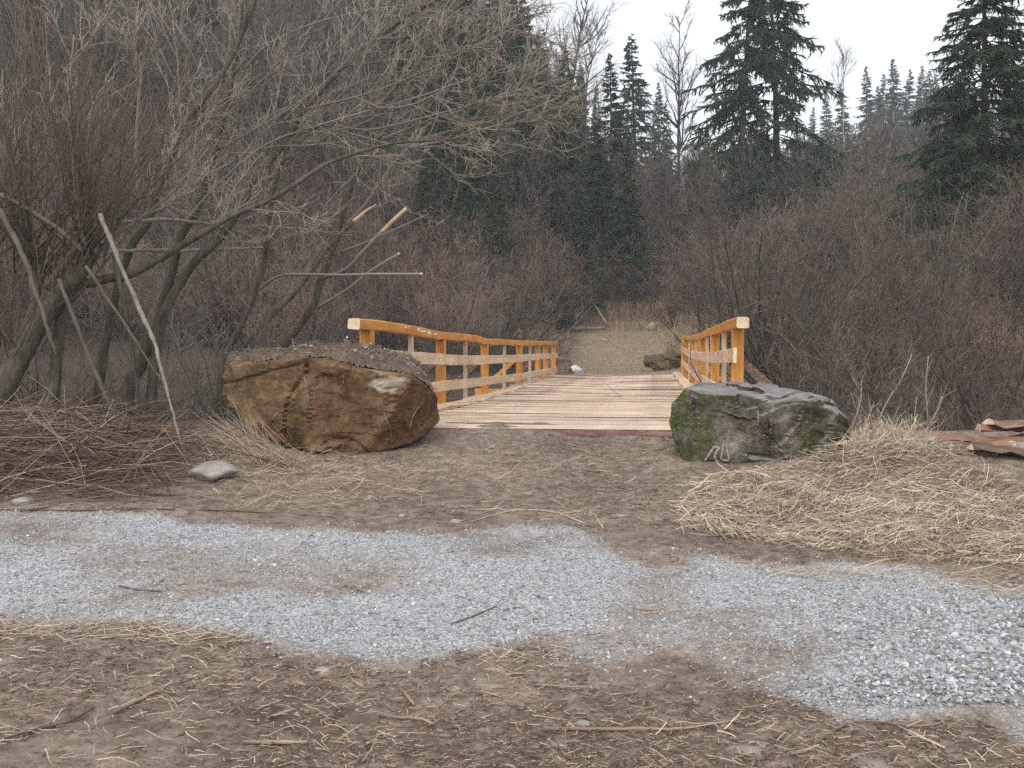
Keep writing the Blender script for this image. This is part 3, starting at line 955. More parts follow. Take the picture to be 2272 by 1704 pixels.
# soil heaped on the brown boulder
gx = np.linspace(-2.85, -.62, 90); gy = np.linspace(9.3, 11.1, 70)
GX, GY = np.meshgrid(gx, gy)
TZ = np.full(GX.shape, np.nan); NZ = np.zeros(GX.shape)
for i in range(GX.shape[0]):
    for j in range(GX.shape[1]):
        h = bvhL.ray_cast(Vector((GX[i, j], GY[i, j], 5)), Vector((0, 0, -1)))
        if h[0] is not None:
            TZ[i, j] = h[0][2]; NZ[i, j] = h[1][2]
ok = ~np.isnan(TZ) & (NZ > .35) & (TZ > 1.22)
ok &= GY > 9.62 + .35 * np.clip((-1.75 - GX) / .6, 0, 1) + .06 * np.sin(GX * 9)
edge = ok.astype(float)
for k in range(7):
    e2 = edge.copy()
    e2[1:-1, 1:-1] = np.minimum.reduce([edge[1:-1, 1:-1], edge[:-2, 1:-1] + .16, edge[2:, 1:-1] + .16, edge[1:-1, :-2] + .16, edge[1:-1, 2:] + .16])
    edge = e2
thick = -.02 + np.clip(edge, 0, 1) ** .7 * (.05 + .09 * fbm(GX * 3, GY * 3, 55)) + .11 * np.exp(-((GX + 1.5) / .5) ** 2 - ((GY - 10.2) / .4) ** 2) * edge + .10 * np.exp(-((GX + .88) / .14) ** 2 - ((GY - 10.0) / .3) ** 2) * edge
thick += (fbm(GX * 14, GY * 14, 61, 3) - .45) * .13 * edge
SZ = np.where(np.isnan(TZ), 0, TZ) + thick
vm = ok
fm = vm[:-1, :-1] & vm[1:, :-1] & vm[:-1, 1:] & vm[1:, 1:]
i, j = np.meshgrid(np.arange(fm.shape[0]), np.arange(fm.shape[1]), indexing='ij')
a = i * GX.shape[1] + j
fq = np.stack([a, a + 1, a + GX.shape[1] + 1, a + GX.shape[1]], -1)[fm]
u, inv = np.unique(fq.ravel(), return_inverse=True)
sv = np.stack([GX, GY, SZ], -1).reshape(-1, 3)[u]
me = mesh("soil", sv, inv.reshape(-1, 4), {"gravel": u * 0, "litter": u * 0 + .55, "grass": u * 0}, True, [M_GROUND])
soil = tag(obj("soil", me), "dark soil with grit and grass roots heaped on the brown boulder", "soil", None, "stuff")
SOILPTS = sv[sv[:, 2] > 1.2]

def small_rock(name, px, py, w, h, d, mat, label, seed, cat="stone", sink=.35, sub=3, loc=None, group=None):
    r_ = rgn(seed)
    p = G(px, py) if loc is None else np.array(loc)
    pts = nrm(r_.normal(0, 1, (26, 3))) * np.array([w, d, h]) / 2
    v, f, c = hull_rock(pts, sub, 260 if sub > 3 and w > .7 else 30, .035 * min(w, h) / .3, seed, (w, d, h))
    v[:, 2] += h * (.5 - sink)
    me = mesh(name, v, f, None, sub < 4, [mat])
    o = obj(name, me, None, p)
    o.rotation_euler = (0, 0, r_.uniform(-.3, .3))
    return tag(o, label, cat, group)
fb = lambda px, py, Y: (P(px, py, Y)[0], Y, float(H(P(px, py, Y)[0], Y)))
small_rock("boulder", 0, 0, .95, .75, .8, M_BROCK, "rounded brown boulder at the far end of the longer railing, beside a silvery stone", 301, "boulder", .25, 4, fb(1247, 830, 32.9))
small_rock("stone", 0, 0, .62, .42, .45, M_SILVER, "silvery pale stone leaning on the rounded boulder at the far bridge end", 302, "stone", .1, 4, fb(1277, 828, 32.9))
small_rock("boulder", 0, 0, 1.15, .95, .8, M_BROCK, "squat brown boulder behind the far end of the railing by the mossy boulder", 303, "boulder", .15, 4, fb(1478, 815, 34.0))
small_rock("stone", 470, 1062, .42, .2, .3, M_PEB, "grey flat stone below the foot of the pale leaning pole", 304, "stone", .3, 4)
for k, (px, py, w_, lab) in enumerate([
    (1172, 1092, .085, "pale rounded pebble in the soil just before the bridge deck, centre"),
    (818, 1103, .10, "grey pebble in the soil below the brown boulder"),
    (1010, 1160, .10, "grey stone where the long straw stalk meets the gravel"),
    (1372, 1140, .19, "flat pinkish stone half buried below the mossy boulder"),
    (892, 1150, .07, "small dark pebble just above the gravel edge"),
    (1655, 1658, .22, "broad pale stone half buried at the bottom edge below the gravel"),
    (1926, 1690, .20, "lilac grey stone half buried at the bottom corner under the twig"),
    (1292, 1608, .085, "small pinkish stone above the longest peeled stick"),
    (1284, 1430, .06, "white pebble on the gravel edge beside the straw patch"),
    (715, 1492, .09, "white stone at the near edge of the gravel"),
    (585, 1357, .07, "pale pebble on the left gravel, alone"),
    (400, 1147, .16, "sandy stone at the far gravel edge under the brushwood"),
    (50, 1120, .20, "rough grey stone at the foot of the brushwood bank"),
    (590, 1150, .13, "dull brown stone at the far gravel edge below the soil mound"),
    (2065, 1085, .26, "orange brown stone between the straw heap and the bark slabs"),
    (1318, 1040, .12, "dark clod of earth in front of the deck"),
]):
    small_rock("stone", px, py, w_, w_ * .5, w_ * .75, M_BROCK if k in (14, 15, 13) else (M_SAND if k in (5, 6, 3, 11) else M_PEB), lab, 320 + k, "stone" if k != 15 else "clod", .72 if k in (5, 6, 3) else .45)
small_rock("stone", 0, 0, .45, .55, .3, M_PEB, "upright pale stone at the foot of the tall dry grass by the path", 345, "stone", .2, 3, fb(1447, 700, 47.5))
for k, (px, Yd, w_, lab) in enumerate([(1340, 44, .35, "pale stone lying in the middle of the far path"), (1415, 38.5, .3, "small pale stone low on the far path"), (1465, 47, .3, "whitish stone at the upper edge of the far path")]):
    small_rock("stone", 0, 0, w_, .16, w_ * .7, M_PEB, lab, 350 + k, "stone", .3, 3, fb(px, 700, Yd))

# ------------------------------------------------------------------ plants: builders
def shrub_geo(seed, n, h, spread, per1=9, per2=4, rs=1.0, base=.3, up=.02, wig=.12, ang=.7):
    g = rgn(seed)
    az = g.uniform(0, 2 * np.pi, n); tilt = np.abs(g.normal(0, spread, n))
    d = np.stack([np.sin(tilt) * np.cos(az), np.sin(tilt) * np.sin(az), np.cos(tilt)], 1)
    st = np.stack([np.cos(az), np.sin(az), np.zeros(n)], 1) * g.uniform(0, base, (n, 1)); st[:, 2] = -.1
    ln = h * g.uniform(.35, 1.08, n)
    S = grow(st, d, ln, 7, wig, (0, 0, up), g)
    r0 = g.uniform(.007, .024, n) * (h / 3.5) * rs
    rad = r0[:, None] * np.linspace(1, .22, 8)[None]
    parts = [polys(S, rad, np.repeat(np.linspace(0, .6, 8)[None], n, 0), 4)]
    i1, t1, p1, d1 = spawn(S, per1, .25, 1, ang, g, .25)
    l1 = h * .30 * (1.15 - .6 * t1) * g.uniform(.35, 1.3, len(i1))
    B = grow(p1, d1, l1, 4, .17, (0, 0, .07), g)
    rr = (.0058 * rs * g.uniform(.6, 1.3, len(i1)))[:, None] * np.linspace(1, .5, 5)[None]
    parts.append(polys(B, rr, np.repeat(np.linspace(.35, .9, 5)[None], len(i1), 0) * g.uniform(.7, 1.1, (len(i1), 1))))
    if per2:
        i2, t2, p2, d2 = spawn(B, per2, .15, 1, .75, g, .25)
        l2 = l1[i2] * .5 * g.uniform(.4, 1.2, len(i2))
        C = grow(p2, d2, l2, 2, .17, (0, 0, .07), g)
        rr = np.full(len(i2), .0036 * rs)[:, None] * np.linspace(1, .55, 3)[None]
        parts.append(polys(C, rr, np.repeat(np.linspace(.65, 1, 3)[None], len(i2), 0)))
    return cat_geo(parts)

def tree_geo(seed, h, rs=1.0, lean=.05, nb=26, per1=9, per2=4, r0=.09, crown=.25):
    """bare broadleaf tree: (trunk geometry, crown geometry)"""
    g = rgn(seed)
    T = grow(np.array([[0, 0, -.2]]), np.array([[g.normal(0, lean), g.normal(0, lean), 1]]), np.array([h]), 12, .05, (0, 0, .02), g)
    tr = tube(T[0], r0 * np.linspace(1, .12, 13), 6, 0, .4)
    i1, t1, p1, d1 = spawn(T, nb, crown, 1, .75, g)
    l1 = h * .34 * (1.1 - .75 * t1) * g.uniform(.6, 1.2, nb)
    B = grow(p1, d1, l1, 6, .12, (0, 0, .10), g)
    rb = (r0 * .34 * (1.1 - .7 * t1))[:, None] * np.linspace(1, .25, 7)[None]
    parts = [polys(B, rb * np.sqrt(rs), np.repeat(np.linspace(.2, .6, 7)[None], nb, 0), 4)]
    i2, t2, p2, d2 = spawn(B, per1, .15, 1, .6, g)
    l2 = l1[i2] * .42 * (1.15 - .5 * t2) * g.uniform(.5, 1.2, len(i2))
    C = grow(p2, d2, l2, 3, .14, (0, 0, .10), g)
    parts.append(polys(C, np.full(len(i2), .007 * rs)[:, None] * np.linspace(1, .5, 4)[None], np.repeat(np.linspace(.5, .85, 4)[None], len(i2), 0)))
    i3, t3, p3, d3 = spawn(C, per2, .2, 1, .6, g)
    l3 = l2[i3] * .5 * g.uniform(.5, 1.2, len(i3))
    D = grow(p3, d3, l3, 2, .14, (0, 0, .08), g)
    parts.append(polys(D, np.full(len(i3), .0045 * rs)[:, None] * np.linspace(1, .6, 3)[None], np.repeat(np.linspace(.75, 1, 3)[None], len(i3), 0)))
    return tr, cat_geo(parts)

def spruce_geo(seed, h, R0, sparse=0.0, low=.06, droop=.10, per=11, whorls=48, rs=1.0):
    g = rgn(seed)
    T = grow(np.array([[0, 0, -.3]]), np.array([[0, 0, 1.]]), np.array([h]), 14, .012, (0, 0, .02), g)
    tr = tube(T[0], .013 * h * np.linspace(1, .06, 15), 7, 0, .1)
    zz = np.repeat(np.linspace(low, .99, whorls), 7) + g.normal(0, .008, whorls * 7)
    if sparse:
        zz = zz[g.random(len(zz)) > sparse * (1 - .3 * zz)]
    zz = np.clip(zz, .02, .995)
    n = len(zz)
    az = g.uniform(0, 2 * np.pi, n)
    prof = np.minimum(1, ((1 - zz) ** .85) * 1.02) * np.clip(.65 + zz * 2.2, .5, 1)
    L = R0 * prof * g.uniform(.6, 1.15, n) + .12
    pitch = -.12 + .75 * (zz - .35) + g.normal(0, .12, n)
    d = np.stack([np.cos(az) * np.cos(pitch), np.sin(az) * np.cos(pitch), np.sin(pitch)], 1)
    fi = zz * 14; i0 = np.clip(fi.astype(int), 0, 13)
    st = T[0][i0] + (T[0][i0 + 1] - T[0][i0]) * (fi - i0)[:, None]
    B = grow(st, d, L, 5, .06, (0, 0, -droop), g)
    B[:, -1, 2] += .06 * L; B[:, -2, 2] += .02 * L
    rb = np.full(n, .03 * rs)[:, None] * np.array([.7, .8, 1, 1, .9, .35])[None]
    parts = [polys(B, rb, np.repeat(np.array([[0, .1, .3, .5, .7, .9]]), n, 0))]
    i1, t1, p1, d1 = spawn(B, per, .18, 1, .95, g, .2)
    d1[:, 2] = d1[:, 2] * .35 - .28
    l1 = np.clip(L[i1] * .32 * (1.2 - .7 * t1), .1, 1.0) * g.uniform(.5, 1.2, len(i1))
    C = grow(p1, d1, l1, 2, .08, (0, 0, -.10), g)
    parts.append(polys(C, np.full(len(i1), .032 * rs)[:, None] * np.array([.8, 1, .35])[None], np.repeat(np.array([[.3, .6, 1]]), len(i1), 0)))
    i2, t2, p2, d2 = spawn(C, 4, .1, 1, .8, g, .2)
    d2[:, 2] -= .35
    l2 = np.clip(l1[i2] * .55, .07, .5) * g.uniform(.6, 1.2, len(i2))
    E = grow(p2, d2, l2, 1, .05, (0, 0, -.08), g)
    parts.append(polys(E, np.full(len(i2), .026 * rs)[:, None] * np.array([1, .3])[None], np.repeat(np.array([[.5, 1]]), len(i2), 0)))
    return tr, cat_geo(parts)

def geo_mesh(name, geo, mat, smooth=False):
    v, f, a = geo
    return mesh(name, v, f, {"t": a}, smooth, [mat])

# ------------------------------------------------------------------ spruces
SPR = []
for k, (sd, hh, rr, sp, lo, dr, pr, wh, rs) in enumerate([(11, 20, 4.4, .15, .05, .10, 13, 50, 1.6), (12, 20, 3.6, .1, .05, .08, 12, 50, 1.7), (13, 24, 6.8, .42, .04, .15, 18, 46, 1.7), (14, 20, 4.2, .2, .08, .10, 10, 46, 2.3),
                                                        (15, 24, 6.4, .05, .03, .12, 20, 54, 1.7)]):
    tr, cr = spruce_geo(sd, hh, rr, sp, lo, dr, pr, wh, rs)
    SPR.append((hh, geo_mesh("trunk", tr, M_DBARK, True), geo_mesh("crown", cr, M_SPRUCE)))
def spruce(kind, px, top, Yd, label, group=None, wide=1.0, rot=0.0, base_px=None):
    h0, tm, cm = SPR[kind]
    x = P(px, HOR, Yd)[0]
    z = float(H(x, Yd)) - .1
    ztop = P(px, top, Yd)[2]
    sc = max(.15, (ztop - z) / h0)
    o = empty("spruce_tree", (x, Yd, z))
    o.scale = (sc * wide, sc * wide, sc)
    o.rotation_euler = (0, 0, rot)
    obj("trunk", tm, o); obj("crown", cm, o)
    return tag(o, label, "tree", group)
g = rgn(90)
spruce(2, 1632, -230, 66, "tall ragged spruce with bare trunk against the sky, first of the pair", None, .95, .3)
spruce(2, 1722, -260, 68, "tall ragged spruce with drooping boughs, second of the pair against the sky", None, .95, 2.1)
spruce(4, 2185, -210, 42, "large dark green spruce at the right edge against the sky", None, 1.22, .5)
spruce(4, 2330, -60, 50, "dark spruce partly cut off by the right picture edge", None, .95, 1.5)
spruce(1, 1357, 108, 78, "small pointed green spruce on the skyline beside a broader grey one", None, 1.05, .4)
spruce(0, 1414, 70, 100, "broad grey green conical spruce on the skyline", None, 1.1, 1.4)
spruce(0, 1330, 250, 56, "dark leaning spruce above the path in the hollow", None, 1.1, 2.0)
spruce(0, 1248, 95, 62, "dark spruce at the edge of the sky left of the gap", None, 1.0, 2.6)
for k, (px, top, Yd, kind) in enumerate([(905, -120, 62, 0), (1010, -150, 60, 4), (1095, -60, 66, 0), (1180, -20, 72, 2), (1020, 230, 54, 0), (1290, 400, 51, 0), (950, 120, 70, 1), (1385, 300, 55, 0), (1090, 330, 52, 0), (940, 330, 50, 0), (1060, -40, 88, 0), (1125, 10, 92, 0), (1205, 60, 95, 1), (1280, 130, 90, 1), (980, -60, 84, 1), (1160, -80, 84, 0)]):
    spruce(kind, px, top, Yd, "dark spruce in the stand on the slope behind the willow crown", "spruces on the slope above the bridge", 1.0, k * 1.3)
ORD = ["first", "second", "third", "fourth", "fifth", "sixth", "seventh", "eighth", "ninth", "tenth", "eleventh", "last"]
FARG = [(1918, 141, 195), (1985, 127, 205), (1958, 160, 212), (2003, 152, 198), (2034, 143, 202), (2050, 150, 215), (2068, 160, 206), (1870, 180, 185), (1832, 200, 195), (1942, 190, 180), (1800, 235, 190), (2100, 170, 195)]
for k, (px, top, Yd) in enumerate(FARG):
    spruce(3 if k % 2 else 1, px, top, Yd, ORD[sorted(p_[0] for p_ in FARG).index(px)] + " spruce from the left in the hazy far group on the skyline", "far hazy spruces on the skyline", 1.05, k * .9)
for k, (px, top, Yd) in enumerate([(1290, 150, 150), (1460, 180, 160), (1320, 175, 165), (1480, 215, 150), (1270, 190, 140), (1560, 260, 160), (1760, 260, 170)]):
    spruce(3 if k % 2 else 1, px, top, Yd, "half hidden hazy spruce in the saddle below the skyline", "hazy spruces in the saddle", .8, k * 1.9)
for k in range(34):
    Yd = g.uniform(75, 150); px = g.uniform(-250, 1180)
    x = P(px, HOR, Yd)[0]; zb = float(H(x, Yd))
    spruce(3 if k % 3 else 0, px, HOR - (zb + g.uniform(12, 19) - EYE) / Yd * F, Yd, "hazy spruce among bare trees high on the steep slope behind the willow", "spruces high on the steep slope", .9, k * .7)

# ------------------------------------------------------------------ bare trees that stand out
def bare_tree(name, seed, px, top, Yd, label, mat_t, mat_c, group=None, lean=.03, **kw):
    x = P(px, HOR, Yd)[0]; z = float(H(x, Yd)) - .05
    h = P(px, top, Yd)[2] - z
    tr, cr = tree_geo(seed, h, lean=lean, **kw)
    o = empty(name, (x, Yd, z))
    obj("trunk", geo_mesh("trunk", tr, mat_t, True), o); obj("crown", geo_mesh("crown", cr, mat_c), o)
    return tag(o, label, "tree", group)
bare_tree("bare_tree", 201, 1503, 55, 90, "slender leafless tree on the skyline beside the ragged spruce pair", M_DBARK, M_GREY, rs=2.6, r0=.20, crown=.45)
bare_tree("bare_tree", 202, 1225, -60, 80, "leafless tree spreading fine branches into the sky left of the gap", M_DBARK, M_GREY, rs=2.2, r0=.22, crown=.4, nb=34)
bare_tree("bare_tree", 203, 1290, 40, 88, "leafless tree with arching twigs over the small pointed spruce", M_DBARK, M_GREY, rs=2.2, r0=.14, crown=.4)
bare_tree("bare_tree", 204, 1866, 105, 130, "very thin tall leafless tree rising from the far spruces", M_BIRCH, M_GREY, rs=2.4, r0=.16, crown=.6, nb=14)
bare_tree("birch_tree", 205, 1955, 215, 105, "white stemmed birch in front of the hazy far spruces", M_BIRCH, M_GREY, rs=2.4, r0=.13, crown=.5)
bare_tree("birch_tree", 206, 1922, 245, 100, "pale stemmed birch next to the white stemmed one", M_BIRCH, M_GREY, rs=2.4, r0=.12, crown=.5)
bare_tree("bare_tree", 207, 2036, 180, 92, "dark forked leafless tree before the far spruces", M_DBARK, M_GREY, rs=2.2, r0=.14, crown=.35)
bare_tree("bare_tree", 208, 2085, 250, 95, "leafless tree beside the large dark spruce", M_DBARK, M_GREY, rs=2.2, r0=.12, crown=.35)

# ------------------------------------------------------------------ woods on the slope: one mass, instanced
def scatter(name, pos, rot, scl, idx, meshes, label, cat):
    """uncountable growth: points carrying one of a few plant meshes each"""
    pc = bpy.data.collections.new(name + "_kinds")
    for k, m in enumerate(meshes):
        pc.objects.link(bpy.data.objects.new("%s_kind_%02d" % (name, k), m))
    me = bpy.data.meshes.new(name)
    me.vertices.add(len(pos)); me.vertices.foreach_set("co", np.asarray(pos, np.float32).ravel())
    a = me.attributes.new("rz", 'FLOAT', 'POINT'); a.data.foreach_set("value", np.asarray(rot, np.float32))
    a = me.attributes.new("sc", 'FLOAT', 'POINT'); a.data.foreach_set("value", np.asarray(scl, np.float32))
    a = me.attributes.new("ki", 'INT', 'POINT'); a.data.foreach_set("value", np.asarray(idx, np.int32))
    o = obj(name, me)
    gn = bpy.data.node_groups.new(name, 'GeometryNodeTree')
    gn.interface.new_socket("Geometry", in_out='INPUT', socket_type='NodeSocketGeometry')
    gn.interface.new_socket("Geometry", in_out='OUTPUT', socket_type='NodeSocketGeometry')
    n = gn.nodes; l = gn.links
    gi = n.new("NodeGroupInput"); go = n.new("NodeGroupOutput")
    ci = n.new("GeometryNodeCollectionInfo"); ci.inputs[0].default_value = pc
    ci.inputs["Separate Children"].default_value = True; ci.inputs["Reset Children"].default_value = True
    ip = n.new("GeometryNodeInstanceOnPoints"); ip.inputs["Pick Instance"].default_value = True
    def na(nm, ty):
        q = n.new("GeometryNodeInputNamedAttribute"); q.data_type = ty; q.inputs[0].default_value = nm
        return q.outputs[0]
    cx = n.new("ShaderNodeCombineXYZ"); l.new(na("rz", 'FLOAT'), cx.inputs[2])
    l.new(gi.outputs[0], ip.inputs["Points"]); l.new(ci.outputs[0], ip.inputs["Instance"])
    l.new(na("ki", 'INT'), ip.inputs["Instance Index"]); l.new(cx.outputs[0], ip.inputs["Rotation"]); l.new(na("sc", 'FLOAT'), ip.inputs["Scale"])
    l.new(ip.outputs[0], go.inputs[0])
    md = o.modifiers.new("scatter", 'NODES'); md.node_group = gn
    return tag(o, label, cat, None, "stuff")

def whole_tree(seed, h, **kw):
    tr, cr = tree_geo(seed, h, **kw)
    return cat_geo([tr, cr])
wood_meshes = [geo_mesh("bare_wood", whole_tree(400 + k, 10, rs=2.6, nb=26, per1=8, per2=3, r0=.075, crown=.15, lean=.08), M_GREY) for k in range(4)]
brush_far = [geo_mesh("far_brush", shrub_geo(420 + k, 18, 3.6, .40, 9, 3, 2.2), M_SHRUB) for k in range(4)]
g = rgn(77)
def slope_points(n, y0, y1, keep):
    y = y0 + (y1 - y0) * g.random(n) ** 1.25
    x = g.uniform(-.62, .62, n) * y
    k = keep(x, y)
    return x[k], y[k]
x, y = slope_points(1700, 54, 215, lambda x, y: ((x / y < .20) | (y > 62) | (x / y > .4)) & ~((np.abs(x / y - .08) < .06) & (y < 57)))
sc = g.uniform(.55, 1.15, len(x)) * np.where(x / y > .05, .8, 1.0)
scatter("bare_woods", np.stack([x, y, H(x, y) - .1], 1), g.uniform(0, 6.28, len(x)), sc, g.integers(0, 4, len(x)), wood_meshes,
        "grey leafless woods covering the slopes behind the bridge", "woods")
x, y = slope_points(2400, 46, 130, lambda x, y: ~((np.abs(x / y - .105) < .05) & (y < 54)))
sc = g.uniform(.6, 1.3, len(x))
scatter("slope_undergrowth", np.stack([x, y, H(x, y) - .1], 1), g.uniform(0, 6.28, len(x)), sc, g.integers(0, 4, len(x)), brush_far,
        "brown leafless undergrowth below the trees on the slopes", "undergrowth")

# ------------------------------------------------------------------ shrubs on the banks
SHR = [geo_mesh("stems", shrub_geo(500 + k, 20 + 2 * k, 5.0, .32 + .05 * k, 9, 4, 1.5, .5, (.05, .0, .02, -.03, .03, -.02)[k], .09 + .015 * k), M_SHRUB) for k in range(6)]
SHG = [geo_mesh("stems", shrub_geo(520 + k, 16, 4.0, .5, 9, 4, 1.15, .5, (.02, -.04, 0, -.06)[k], .14), M_GREY) for k in range(4)]
def shrub(meshes, x, y, h, h0, rot, label, group, kind="bare_shrub"):
    o = obj(kind, meshes, None, (x, y, float(H(x, y)) - .05))
    o.scale = (h / h0,) * 3
    o.rotation_euler = (0, 0, rot)
    return tag(o, label, "shrub", group)
g = rgn(33)
def zone(n, px0, px1, y0, y1, h0, h1, kinds, hk, label, group, avoid=None):
    k = 0
    pts = []
    while k < n:
        y = g.uniform(y0, y1); px = g.uniform(px0, px1)
        x = P(px, HOR, y)[0]
        s = x * UX + y * UY; lt = x * UY - y * UX
        if LAT_L - 1.3 < lt < LAT_R + 1.3 and s < S1 + 3: continue
        if s > S1 and abs(lt + 1.0 - .04 * (y - 31)) < 3.9 and y < 52: continue
        if any((x - a) ** 2 + (y - b) ** 2 < .8 for a, b in pts): continue
        pts.append((x, y))
        shrub(kinds[g.integers(len(kinds))], x, y, g.uniform(h0, h1), hk, g.uniform(0, 6.28), label, group)
        k += 1
zone(34, 330, 1190, 33, 45, 3.2, 5.0, SHR, 5, "reddish leafless shrub in the thicket beyond the longer railing", "red shrubs beyond the longer railing")
zone(16, -150, 500, 33, 46, 3.5, 5.5, SHR, 5, "reddish leafless shrub half hidden behind the willow trunks", "red shrubs behind the willows")
zone(30, 1560, 2380, 27, 41, 2.8, 5.0, SHR, 5, "tall reddish brown leafless shrub in the thicket beyond the mossy boulder", "tall shrubs beyond the mossy boulder")
zone(26, 1700, 2450, 14, 26, 2.2, 3.6, SHG + SHR[:2], 4, "dark tangled leafless shrub in the gully behind the straw heap", "gully shrubs behind the straw heap")
zone(26, -200, 900, 13.5, 27, 2.6, 4.2, SHG, 4, "grey brown leafless shrub in the gully behind the brown boulder", "gully shrubs behind the brown boulder")
zone(20, -150, 760, 12.3, 15.5, 1.2, 2.4, SHG, 4, "low grey leafless shrub at the feet of the willow stems", "low shrubs at the feet of the willows")
zone(24, 1080, 1500, 48.5, 55, 1.8, 4.2, SHR + SHG, 5, "low leafless shrub in the hollow above the far path", "shrubs in the hollow above the path")
def fan(seed, px, Yd, n, h, spread, label, mat, rs=1.3):
    x = P(px, HOR, Yd)[0]
    me = geo_mesh("stems", shrub_geo(seed, n, h, spread, 9, 4, rs, .7, .0, .08), mat)
    tag(obj("bare_shrub", me, None, (x, Yd, float(H(x, Yd)) - .05)), label, "shrub")
fan(561, 1665, 29, 34, 6.4, .50, "wide fan of dark stems rising behind the shorter railing", M_SHRUB)
fan(562, 1580, 39, 16, 4.6, .55, "leaning leafless shrub arching over the far end of the shorter railing", M_GREY)
fan(563, 1790, 27, 30, 5.6, .38, "upright clump of reddish stems next to the wide fan of dark stems", M_SHRUB)
fan(564, 2010, 26, 30, 5.2, .42, "broad reddish brown clump above the dry weeds", M_SHRUB)
fan(565, 1405, 51, 14, 2.6, .5, "pale leafless bush right above the tall dry grass", M_GREY)

# ------------------------------------------------------------------ the willows
zA = lambda L_, y0, y1: [P(x / 1.947, y / 1.947, y0 + (y1 - y0) * i / (len(L_) - 1)) for i, (x, y) in enumerate(L_)]
def limb(pts, r0, r1, k=7):
    p = smooth_line(pts, 6)
    t = np.linspace(0, 1, len(p))
    if r0 > .03: r0, r1 = r0 * .70, r1 * .70
    return p, r0 + (r1 - r0) * t ** .8
def resample(p, n):
    s = np.concatenate([[0], np.cumsum(np.linalg.norm(np.diff(p, axis=0), axis=1))])
    q = np.linspace(0, s[-1], n)
    return np.stack([np.interp(q, s, p[:, i]) for i in range(3)], 1), s[-1]
def crown_from(lines, seed, dens=1.0, mat=None, up=.06, l1=1.15):
    g = rgn(seed)
    parts = []
    for p, t0 in lines:
        q, L = resample(p, 14)
        per = max(3, int(L * (1 - t0) * 3.6 * dens))
        i1, t1, p1, d1 = spawn(q[None], per, t0, 1, .6, g, .2)
        n = len(i1)
        len1 = l1 * g.uniform(.45, 1.25, n) * (1.25 - .6 * t1)
        B = grow(p1, d1, len1, 6, .13, (0.02, 0, up), g)
        parts.append(polys(B, g.uniform(.006, .011, n)[:, None] * np.linspace(1, .4, 7)[None], np.repeat(np.linspace(.35, .7, 7)[None], n, 0), 4))
        i2, t2, p2, d2 = spawn(B, 8, .15, 1, .65, g, .2)
        len2 = len1[i2] * .45 * g.uniform(.4, 1.25, len(i2))
        C = grow(p2, d2, len2, 4, .17, (0.01, 0, up), g)
        parts.append(polys(C, np.full(len(i2), .0046)[:, None] * np.linspace(1, .5, 5)[None], np.repeat(np.linspace(.5, .85, 5)[None], len(i2), 0)))
        i3, t3, p3, d3 = spawn(C, 3, .2, 1, .7, g, .2)
        len3 = len2[i3] * .55 * g.uniform(.4, 1.2, len(i3))
        D = grow(p3, d3, len3, 2, .18, (0, 0, up), g)
        parts.append(polys(D, np.full(len(i3), .0034)[:, None] * np.linspace(1, .6, 3)[None], np.repeat(np.linspace(.75, 1, 3)[None], len(i3), 0)))
    return cat_geo(parts)
def shoots(spots, seed):
    g = rgn(seed); parts = []
    for p, n, L, dirx, spread in spots:
        st = np.asarray(p)[None] + g.normal(0, .09, (n, 3))
        d = np.stack([g.normal(dirx, spread, n), g.normal(-.05, .35, n), np.ones(n)], 1)
        ln = L * g.uniform(.5, 1.1, n)
        S = grow(st, d, ln, 7, .045, (0, 0, .03), g)
        r = g.uniform(.006, .014, n)
        parts.append(polys(S, r[:, None] * np.linspace(1, .25, 8)[None], np.repeat(np.linspace(.05, .9, 8)[None], n, 0), 4))
        i2, t2, p2, d2 = spawn(S, 7, .2, 1, .4, g, .12)
        l2 = .8 * g.uniform(.3, 1.2, len(i2)) * (1.2 - .7 * t2)
        C = grow(p2, d2, l2, 3, .07, (0, 0, .06), g)
        parts.append(polys(C, np.full(len(i2), .004)[:, None] * np.linspace(1, .5, 4)[None], np.repeat(np.linspace(.5, 1, 4)[None], len(i2), 0)))
    return cat_geo(parts)
def willow(label, stems, limbs, crown_seed, dens, shoot_spots=None, cut=None, extra=None):
    base = np.array(stems[0][0][0]); base[2] = float(H(base[0], base[1]))
    o = empty("willow_tree", base)
    lines = []
    for pts, r0, r1, t0 in stems:
        q0 = np.array(pts[0]); hz = float(H(q0[0], q0[1])) - .12
        if q0[2] > hz: pts = [np.array([q0[0] - .12 * (q0[2] - hz), q0[1], hz])] + list(pts)
        p, r = limb(pts, r0, r1)
        v, f, a = tube(p, r, 9, 0, .25)
        v[:len(p) * 9] += rgn(int(abs(p[0][0]) * 1000)).normal(0, .05, (len(p) * 9, 1)) * np.repeat(r, 9)[:, None]
        obj("trunk", mesh("trunk", v - base, f, {"t": a}, True, [M_BARK]), o)
        if t0 < 1: lines.append((p, t0))
    for pts, r0, r1, t0 in limbs:
        p, r = limb(pts, r0, r1)
        v, f, a = tube(p, r, 6, .25, .6)
        obj("branch", mesh("branch", v - base, f, {"t": a}, True, [M_WILLOW]), o)
        if t0 < 1: lines.append((p, t0))
    v, f, a = crown_from(lines, crown_seed, dens)
    obj("crown", mesh("crown", v - base, f, {"t": a}, False, [M_WILLOW]), o)
    if shoot_spots:
        v, f, a = shoots(shoot_spots, crown_seed + 1)
        s_o = obj("shoots", mesh("shoots", v - base, f, {"t": a}, False, [M_SHOOT]), o)
        s_o["label"] = "dense upright brown shoots"
    for pts, r0, r1 in cut or []:
        p, r = limb(pts, r0, r1)
        v, f, a = tube(p, r, 7, 0, 1)
        c_ = obj("broken_end", mesh("broken_end", v - base, f, {"t": a}, True, [M_PALEV]), o)
        c_["label"] = "freshly split pale wood"
    return tag(o, label, "tree")

